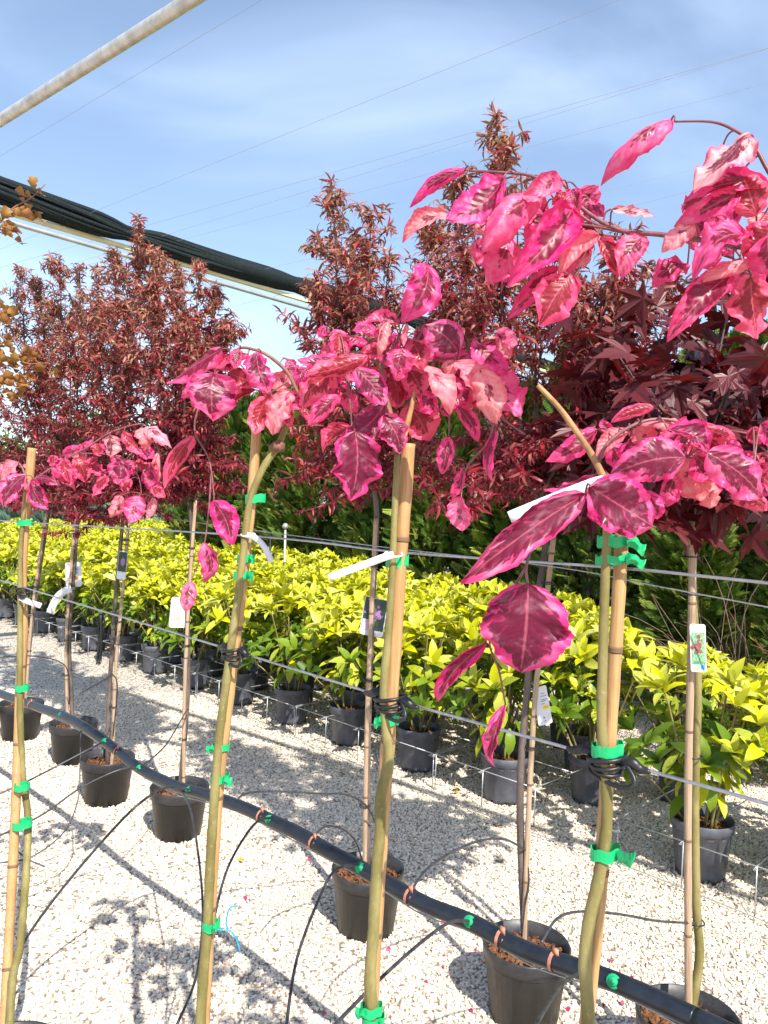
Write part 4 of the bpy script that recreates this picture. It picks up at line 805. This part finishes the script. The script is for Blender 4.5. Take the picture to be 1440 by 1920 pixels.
# paper strip labels
def strip_label(pts, Y, wpx, label, fold=0):
    P = smooth([aty(x, y, Y-.004*i) for i, (x, y) in enumerate(pts)], 5); hw = wpx*.5*Y/1440; rows = []
    for i, p in enumerate(P):
        t = (P[min(i+1, len(P)-1)]-P[max(i-1, 0)]).normalized(); s = t.cross((CAM-p).normalized()).normalized(); rows.append([p+s*hw, p-s*hw])
    o = MB().grid(rows).build('strip_label', M['paper']); md = o.modifiers.new('thick', 'SOLIDIFY'); md.thickness = .0006
    tag(o, label, 'label', 'white paper strip labels'); MB().tube([P[0]+Vector((.013*math.cos(a), .013*math.sin(a)+.012, .003*math.sin(a))) for a in np.linspace(0, 6.28, 13)], .0016, 5).build('loop', M['paper'], o); return o
strip_label([(738, 1040), (720, 1045), (680, 1060), (617, 1083)], 1.085, 14, 'long white paper strip sticking out from the thick pale stake')
strip_label([(463, 1003), (478, 1008), (495, 1025), (509, 1053)], 1.40, 11, 'white paper strip curling down from the stake beside the bent graft')
strip_label([(1133, 902), (1110, 908), (1040, 935), (955, 970)], .86, 22, 'wide white paper strip behind the purple leaf below the cut leader')
strip_label([(42, 1124), (58, 1130), (77, 1136)], 2.17, 10, 'short white paper strip below the rubber strap of the four-banded stake')
strip_label([(134, 1104), (118, 1110), (105, 1124), (93, 1150)], 4.6, 13, 'bent white paper strip hanging below the card with the orange dot')

# ------------------------------------------------------------------ aucuba bed
AU = [leaf_template(4, lambda t: .185*math.sin(math.pi*min(1, .02+t**.9*.98))**.8, .30, c) for c in (.15, .4, .7)]
def aucuba_layout(seed, n_ros=54):
    r = random.Random(seed); out = []; stems = []
    for k in range(n_ros):
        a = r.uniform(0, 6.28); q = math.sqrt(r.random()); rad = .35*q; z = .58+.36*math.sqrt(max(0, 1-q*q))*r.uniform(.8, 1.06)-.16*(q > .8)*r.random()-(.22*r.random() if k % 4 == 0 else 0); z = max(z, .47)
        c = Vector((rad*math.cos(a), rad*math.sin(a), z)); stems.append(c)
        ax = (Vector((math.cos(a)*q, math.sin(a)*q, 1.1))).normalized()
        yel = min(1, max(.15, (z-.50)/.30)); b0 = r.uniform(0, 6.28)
        for j in range(r.randint(6, 8)):
            b = b0+j*2.4; e = .14+.66*(j/8)+r.uniform(-.08, .08); s = ax.orthogonal().normalized(); t = ax.cross(s)
            d = (ax*math.cos(e*1.45)+(s*math.cos(b)+t*math.sin(b))*math.sin(e*1.45)).normalized()
            ln = r.uniform(.095, .165)*(.75+.35*j/7)
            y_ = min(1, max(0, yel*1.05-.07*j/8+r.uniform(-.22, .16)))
            out.append((c, d, ax, ln, y_, r.random(), r.random()**3, r.randrange(3)))
    for k in range(66):                          # older lower leaves
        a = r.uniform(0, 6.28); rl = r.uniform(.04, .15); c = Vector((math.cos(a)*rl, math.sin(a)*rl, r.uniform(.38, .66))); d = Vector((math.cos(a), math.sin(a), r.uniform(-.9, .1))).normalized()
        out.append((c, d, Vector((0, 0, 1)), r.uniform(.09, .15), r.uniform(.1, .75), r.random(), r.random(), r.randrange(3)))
    r.shuffle(out)
    return out, stems
def stem_mesh(stems, seed):
    r = random.Random(seed); b = MB()
    for c in stems[::5]:
        f0 = Vector((c.x*.15+r.uniform(-.03, .03), c.y*.15+r.uniform(-.03, .03), .21)); b.tube(smooth([f0, f0.lerp(c, .5)*1.0+Vector((0, 0, .03)), c], 4), [.007, .004], 6)
    return b.mesh('stems', M['bark_g'])
NVAR = 6; AL = [aucuba_layout(50+i) for i in range(NVAR)]; AD = [aucuba_layout(50+i, 34) for i in range(NVAR)]; AS = [stem_mesh(AL[i][1], i) for i in range(NVAR)]; AT = [stem_mesh(AD[i][1], i) for i in range(NVAR)]; AF = []
for i in range(NVAR):
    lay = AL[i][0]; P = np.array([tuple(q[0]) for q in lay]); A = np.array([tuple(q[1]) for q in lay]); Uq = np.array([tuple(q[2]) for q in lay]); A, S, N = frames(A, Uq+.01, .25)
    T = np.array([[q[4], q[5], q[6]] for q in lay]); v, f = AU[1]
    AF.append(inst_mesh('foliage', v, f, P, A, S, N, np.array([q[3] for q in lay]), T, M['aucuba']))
ALM = {}
def au_leaf(shape, yb, g):
    k = (shape, yb, g)
    if k not in ALM:
        v, f = AU[shape]; ALM[k] = inst_mesh('leaf', v, f, [(0, 0, 0)], [(1, 0, 0)], [(0, 1, 0)], [(0, 0, 1)], [1.], np.array([[yb/4, g/2, .25*g]]), M['aucuba'])
    return ALM[k]
def m_aucuba_obj(): pass
nau = 0
def aucuba(u, v, detail, label, group):
    global nau; i = nau % NVAR; nau += 1
    p = uv_pt(u, v); root = empty('aucuba_plant', p, label, 'shrub', group); add_pot(root, 'grey', nau); rz = random.uniform(0, 6.28); s = random.uniform(.82, 1.08)
    mz = Matrix.Rotation(rz, 4, 'Z')
    st = bpy.data.objects.new('stems', AT[i] if detail else AS[i]); COL.objects.link(st); st.parent = root; st.rotation_euler.z = rz; st.scale = (s, s, 1)
    if detail:
        for q in AD[i][0][:300]:
            c, d, ax, ln, y_, gq, cq, sh = q; d2 = (mz.to_3x3() @ d); n2 = (mz.to_3x3() @ ax)+Vector((.02, .01, .01)); c2 = mz.to_3x3() @ c; c2 = Vector((c2.x*s, c2.y*s, c2.z))
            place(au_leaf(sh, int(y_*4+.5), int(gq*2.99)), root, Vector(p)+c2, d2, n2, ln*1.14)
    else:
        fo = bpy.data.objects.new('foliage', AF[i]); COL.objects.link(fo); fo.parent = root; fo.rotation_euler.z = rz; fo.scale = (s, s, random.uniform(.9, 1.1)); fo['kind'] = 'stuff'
    return root
FRONT = 'yellow leaved aucuba in a grey ribbed pot along the front edge of the bed'; INNER = 'yellow leaved aucuba packed in the bed behind the front row of pots'; CORNER = 'yellow leaved aucuba in a grey pot standing apart after the gravel gap'
def hedge_x(Y): return 2.55-.345*(Y-4.0)         # line of the conifer hedge
cnt = 0
fu = [-2.56, -3.22, -3.87, -4.50, -5.18, -5.84, -6.56]+[-6.56-.66*k for k in range(1, 9)]
for k, u in enumerate(fu): aucuba(u, 3.58, k < 5, FRONT, 'aucubas along the front edge')
for u, v in ((-1.43, 3.55), (-.78, 3.60)): aucuba(u, v, u < -1, CORNER, 'aucubas after the gravel gap')
aucuba(-1.12, 3.98, False, CORNER, 'aucubas after the gravel gap'); aucuba(-.52, 4.05, False, CORNER, 'aucubas after the gravel gap')
row = 0; v = 3.96
while v < 11.5:
    off = .33 if row % 2 == 0 else 0.
    for k in range(-6, 26):
        u = -2.56+off-.66*k + random.uniform(-.04, .04); p = uv_pt(u, v)
        if row == 0 and k < 0: continue
        if row < 3 and u > -1.75 and u > -2.2+.25*row: continue
        if p.x > hedge_x(p.y)-.62 or p.y < 3.2: continue
        px = 720+1440*p.x/p.y
        if px < -90 or px > 1540 or p.y > 21 or (v > 6.6 and u > -12.4): continue
        aucuba(u, v+random.uniform(-.03, .03), False, INNER, 'aucubas inside the bed')
    v += .40; row += 1

# wire racks round the aucuba pots
def rack(u0, u1, v0, label):
    b0 = uv_pt((u0+u1)/2, v0); root = empty('pot_rack', b0, label, 'rack', 'wire racks round the aucuba pots'); z = .205; vb = v0+.78
    def rod(nm, pts): MB().tube(pts, .0031, 6).build(nm, M['rod'], root)
    n = max(1, round(abs(u1-u0)/.33))
    rod('rail', [uv_pt(u0, v0, z), uv_pt(u1, v0, z)]); rod('rail', [uv_pt(u0, v0+.36, z+.004), uv_pt(u1, v0+.36, z+.004)])
    for i in range(n+1):
        u = u0+(u1-u0)*i/n
        rod('crossbar', smooth([uv_pt(u, v0-.004, z-.01), uv_pt(u, v0+.01, z+.004), uv_pt(u, vb, z+.006)], 3)); rod('leg', [uv_pt(u, v0-.005, 0), uv_pt(u, v0-.004, z)])
RL = 'low zinc wire rack holding the front aucuba pots upright'
for u0, u1 in ((-2.22, -2.90), (-2.92, -4.20), (-4.22, -5.5), (-5.52, -6.9), (-6.95, -8.2), (-8.25, -9.6)): rack(u0, u1, 3.385, RL)
rack(-.5, -1.74, 3.36, 'low zinc wire rack round the aucuba pots after the gravel gap')

# ------------------------------------------------------------------ conifer hedge
def spray_template():
    v, f = [], []
    def sliver(a, b, w, z):
        i = len(v); a, b = np.array(a), np.array(b); d = b-a; s = np.array([-d[1], d[0]])/(np.linalg.norm(d)+1e-9)*w
        m = a+d*.45
        v.extend([(*a, 0), (*(m+s), z), (*b, z*.4-.04), (*(m-s), z)]); f.append((i, i+1, i+2, i+3))
    sliver((0, 0), (1, 0), .03, .02)
    for k in range(1, 9):
        x = k/9
        for sgn in (-1, 1):
            l = .42*(1-x*.75)+.06; e = (x+l*.72, sgn*l*.70); sliver((x, 0), e, .035, .03)
            m = (x+l*.4, sgn*l*.38); sliver(m, (m[0]+l*.42, m[1]+sgn*l*.06), .026, .03); sliver(m, (m[0]+l*.10, m[1]+sgn*l*.40), .024, -.02)
    return v, f
SPV, SPF = spray_template()
def conifer_mesh(seed, h, rad, n, green):
    rng = np.random.default_rng(seed); t = rng.random(n)**.85; ang = rng.uniform(0, 6.283, n); z = .12+t*(h-.14)
    lump = 1+.22*np.sin(ang*3+seed)+.16*np.sin(ang*5+z*4)
    prof = rad*(np.clip(1.12-t, 0, 1)**.55)*lump*np.sqrt(rng.uniform(.12, 1., n))
    P = np.stack([prof*np.cos(ang)*.78, prof*np.sin(ang)*.78, z], 1); A = np.stack([np.cos(ang)+rng.normal(0, .3, n), np.sin(ang)+rng.normal(0, .3, n), rng.uniform(-.2, .9, n)+t*.7], 1)
    A, S, N = frames(A, jit=.6); k = rng.uniform(.55, 1.35, n)[:, None]; base = np.where(rng.random(n)[:, None] < .28, np.array([[.27, .32, .05]]), np.array([green])); T = base*k
    T[rng.random(n) < .05] = (.16, .09, .03)
    return inst_mesh('crown', SPV, SPF, P, A, S, N, rng.uniform(.12, .25, n), T, M['conifer'])
CV = [(conifer_mesh(60+i, 3.2, .85, 3600, g), g) for i, g in enumerate(((.095, .18, .024), (.12, .21, .028), (.075, .155, .028)))]
TM = MB().tube([(0, 0, 0), (.02, .01, 1.2), (0, 0, 3.0)], [.05, .04, .01], 8).mesh('trunk', M['bark_d'])
HL = 'feathery green conifer in the hedge behind the aucuba bed'
def conifer(p, s, i, label=HL, group='conifers of the hedge'):
    root = empty('conifer', p, label, 'conifer', group)
    for nm, me in (('trunk', TM), ('crown', CV[i % 3][0])):
        o = bpy.data.objects.new(nm, me); COL.objects.link(o); o.parent = root; o.scale = (s[0], s[0], s[1]); o.rotation_euler.z = random.uniform(0, 6.28)
        if nm == 'crown': o['kind'] = 'stuff'
i = 0
for k in range(10):
    q = uv_pt(-1.9-1.13*k, 7.3+random.uniform(-.15, .15)); conifer(q, (random.uniform(.85, 1.0), random.uniform(.95, 1.12)), i); i += 1
for k in range(5):
    q = uv_pt(-1.2-1.9*k, 8.7); conifer(q, (1.15, 1.12), i, 'feathery conifer standing in a second line behind the hedge', 'conifers behind the hedge'); i += 1
for q, h in (((2.75, 5.0, 0), .50), ((2.55, 6.2, 0), .55), ((3.3, 5.7, 0), .62)): conifer(q, (.62, h), i, 'low conifer between the aucuba bed and the tall hedge', 'low conifers by the bed'); i += 1
for k in range(6): conifer((-8.6-1.5*k, 21.5+.9*k, 0), (1.25, random.uniform(.62, .8)), i, 'green conifer closing off the far end of the aucuba bed', 'conifers at the far end'); i += 1
# dead brown shrub in the hedge gap
rnd = random.Random(5); b = MB(); c0 = aty(1375, 1200, 4.9); c0.z = 0
for k in range(150):
    a = rnd.uniform(0, 6.28); e = rnd.uniform(.25, 1.4); ln = rnd.uniform(.4, 1.25); d = Vector((math.cos(a)*math.cos(e), math.sin(a)*math.cos(e), math.sin(e))); p0 = c0+Vector((rnd.gauss(0, .06), rnd.gauss(0, .06), .05+rnd.random()*.5))
    b.tube(smooth([p0, p0+d*ln*.5+Vector((rnd.gauss(0, .05), rnd.gauss(0, .05), .05)), p0+d*ln*.85+Vector((rnd.gauss(0, .08), rnd.gauss(0, .08), -.05))], 3), [.004, .0015], 4, False)
tag(b.build('dead_shrub', M['dead']), 'tangle of dead brown twigs in the hedge gap', 'shrub')

# ------------------------------------------------------------------ far left background
def far_tree(p, h, rad, col, label, seed, trunkc='bark_d'):
    rng = np.random.default_rng(seed); root = empty('far_tree', p, label, 'tree', 'trees beyond the aucuba bed')
    MB().tube([Vector(p), Vector(p)+Vector((.05, 0, h*.4)), Vector(p)+Vector((0, 0, h*.8))], [h*.022, h*.016, h*.006], 8).build('trunk', M[trunkc], root)
    n = 2600; d = rng.normal(0, 1, (n, 3)); d /= np.linalg.norm(d, axis=1, keepdims=True); q = rng.random(n)**.4; lump = 1+.25*np.sin(d[:, 0]*5+seed)+.2*np.sin(d[:, 2]*7+d[:, 1]*4)
    P = d*(q*lump)[:, None]*np.array([rad, rad, h*.36])+np.array([p[0], p[1], h*.64]); A, S, N = frames(d+rng.normal(0, .6, (n, 3)), jit=1.)
    v, f = leaf_template(2, lambda t: .3*math.sin(math.pi*min(1, .05+t*.95)), .2, .3); T = np.array(col)*rng.uniform(.5, 1.5, n)[:, None]
    o = link('crown', inst_mesh('crown', v, f, P, A, S, N, rng.uniform(.14, .30, n)*h/5, T, M['far']), root); o['kind'] = 'stuff'
far_tree((-9.5, 24, 0), 4.2, 1.4, (.10, .16, .03), 'light green far tree with a pale trunk beyond the bed', 1, 'bark_g')
far_tree((-11.5, 30, 0), 4.6, 1.6, (.07, .13, .04), 'mid green far tree beyond the aucuba bed', 2)
far_tree((-13.5, 27, 0), 3.8, 1.3, (.12, .16, .03), 'yellow green far tree beyond the aucuba bed', 3, 'bark_g')
far_tree((-7.0, 27, 0), 5.0, 1.5, (.06, .12, .03), 'dark green far tree next to the end of the hedge', 4)
far_tree((-18.5, 33, 0), 3.6, 2.0, (.06, .11, .05), 'broad low green tree far behind the bed', 5)
for k, (x, y) in enumerate(((-8.2, 19.5), (-9.6, 20.5), (-11, 21.5), (-7.2, 19), (-12.6, 22.5), (-14.2, 23.5))):
    rng = np.random.default_rng(80+k); n = 700; d = rng.normal(0, 1, (n, 3)); d[:, 2] = abs(d[:, 2]); d /= np.linalg.norm(d, axis=1, keepdims=True); P = d*(rng.random(n)**.4)[:, None]*np.array([.85, .85, 1.15])+np.array([x, y, .05]); A, S, N = frames(d, jit=.8)
    root = empty('blue_shrub', (x, y, 0), 'low blue green shrub at the far end of the aucuba bed', 'shrub', 'blue green shrubs'); o = link('foliage', inst_mesh('foliage', SPV, SPF, P, A, S, N, rng.uniform(.2, .36, n), np.array([.11, .19, .14])*rng.uniform(.5, 1.4, n)[:, None], M['far']), root); o['kind'] = 'stuff'
gh = empty('greenhouse', (-24, 42, 0), 'grey roofed low greenhouse far behind the bed', 'greenhouse')
MB().box((-24, 42, .8), (8, 2, 0), (-1, 3, 0), (0, 0, .8)).build('wall', M['steel'], gh, False)
gr = [[Vector((-32.5, 38, 1.6))+Vector((17, 4, 0))*i+Vector((-1.2, 3.4, 0))*2*t+Vector((0, 0, 1.0*math.sin(math.pi*t))) for i in (0, 1)] for t in np.linspace(0, 1, 9)]
MB().grid(gr).build('roof', M['glassroof'], gh)
# sprinkler risers in the bed
for x, y0, y1, Y in ((535, 1125, 992, 8.2), (507, 1090, 1003, 9.5)):
    p0 = aty(x, y0, Y); p1 = aty(x, y1, Y); rt = tag(MB().tube([Vector((p0.x, p0.y, 0)), p1], .013, 8).build('sprinkler_riser', M['tubeg'] if x > 520 else M['strap']), 'slim grey sprinkler riser with a round head above the aucubas' if x > 520 else 'slim black riser post among the aucubas', 'sprinkler')
    if x > 520: MB().lathe([(0, 0), (.03, .01), (.035, .035), (.02, .06), (0, .065)], p1, 12).build('head', M['steel'], rt)
# coil of black hose by the bed
hc = MB(); c = atv(188, 1195, 3.30); pts = []
for i in range(70):
    a = i*.42; rr = .10+.012*math.sin(i*.9); pts.append(c+RD*(rr*.45*math.cos(a)+.02*math.sin(i*.3))+Vector((0, 0, .22*math.sin(a)))+ND*(.02*math.sin(i*.37)))
tag(hc.tube(smooth(pts, 2), .009, 6).build('hose_coil', M['strap']), 'coil of black hose hung on the wire in front of the bed', 'hose')

# ------------------------------------------------------------------ overhead structure
def overhead(px, z): return [atz(x, y, z) for x, y in px]
c0, c1 = overhead([(0, 356), (690, 578)], 3.78); ax = (c1-c0).normalized(); a0, a1 = c0-ax*3., c1+ax*7.; LN = (a1-a0).length; nb = MB(); side = ax.cross(Vector((0, 0, 1))).normalized(); rn = random.Random(3)
NS = 130
pinch = lambda s: 1.08-.52*math.exp(-((((s+.35) % 1.75)-.875)/.16)**2)
for k in range(25):
    a = 2*math.pi*k/24; q0 = .068 if k < 24 else 0; pts, rad = [], []
    for i in range(NS):
        s = LN*i/(NS-1); pn = pinch(s); aa = a+.9*math.sin(s*.9)+.2*math.sin(s*2.3+k)
        pts.append(a0+ax*s+side*(q0*.85*pn*math.cos(aa))+Vector((0, 0, q0*1.12*pn*math.sin(aa)+.02*math.sin(s*1.1)))); rad.append((.015+.005*math.sin(k*2.1+s*1.3))*(.55+.45*pn)*(5. if k == 24 else 1))
    nb.tube(pts, rad, 8)
tag(nb.build('shade_net', M['net']), 'gathered roll of black shade netting tied under the sky wires', 'shade net')
d0, d1 = overhead([(0, 394), (690, 598)], 3.66); dx = (d1-d0).normalized(); sd2 = dx.cross(Vector((0, 0, 1))).normalized()
tag(MB().box((d0+d1)/2, dx*9, sd2*.022, (0, 0, .016)).build('roof_beam', M['beam'], None, False), 'straight cream beam below the gathered shade netting', 'beam')
e0, e1 = overhead([(0, 411), (600, 585)], 3.55); ex = (e1-e0).normalized()
tag(MB().tube([e0-ex*3, e0, e1, e1+ex*8], .018, 14).build('roof_tube', M['steel']), 'slim zinc tube running below the cream beam', 'tube')
t0, t1 = overhead([(0, 226), (370, -8)], 3.74); tx = (t1-t0).normalized()
tt = tag(MB().tube([t0-tx*6, t0, t1, t1+tx*6], .031, 20).build('roof_tube', M['tubeg']), 'thick weathered galvanised tube crossing the open sky', 'tube')
OW = 'thin shade wire strung across the sky parallel to the tree rows'
for (x0, y0), (x1, y1) in (((0, 293), (490, 0)), ((155, 405), (1010, 60)), ((345, 430), (700, 320)), ((340, 450), (870, 308)), ((465, 512), (560, 490)), ((1300, 130), (1440, 90)), ((1170, 390), (1440, 322))):
    p, q = overhead([(x0, y0), (x1, y1)], 3.80); d = (q-p).normalized(); tag(MB().tube([p-d*8, p, q, q+d*8], .0009, 6).build('sky_wire', M['swire']), OW, 'wire', 'shade wires across the sky')

# ------------------------------------------------------------------ fallen leaves
FM = [ovate_mesh('fallen_leaf', M['fallen'], .36, 3, .3, 1.0), ovate_mesh('fallen_leaf', M['petal'], .34, 4, .3, .8), ovate_mesh('fallen_leaf', M['fallen_y'], .36, 6, .3, .7)]
def fallen(x, y, k, sc, label, group=None):
    p = atz(x, y, .014); o = bpy.data.objects.new('fallen_leaf', FM[k]); COL.objects.link(o); o.location = p; o.scale = (sc,)*3; o.rotation_euler = (random.uniform(-.3, .3), random.uniform(-.3, .3), random.uniform(0, 6.28)); tag(o, label, 'leaf', group)
for x, y, s in ((932, 1549, .07), (1108, 1549, .06), (640, 1450, .05)): fallen(x, y, 0, s, 'curled brown fallen leaf on the white gravel', 'brown fallen leaves')
for x, y, s in ((858, 1487, .07), (850, 1478, .06), (446, 1612, .05)): fallen(x, y, 2, s, 'yellow fallen leaf on the white gravel', 'yellow fallen leaves')
for k in range(34):
    x, y = random.choice(((random.uniform(280, 860), random.uniform(1560, 1900)), (random.uniform(780, 960), random.uniform(1740, 1900)), (random.uniform(1050, 1300), random.uniform(1800, 1910)))); fallen(x, y, 1, random.uniform(.014, .030), 'small scrap of pink leaf fallen on the gravel', 'pink leaf scraps')
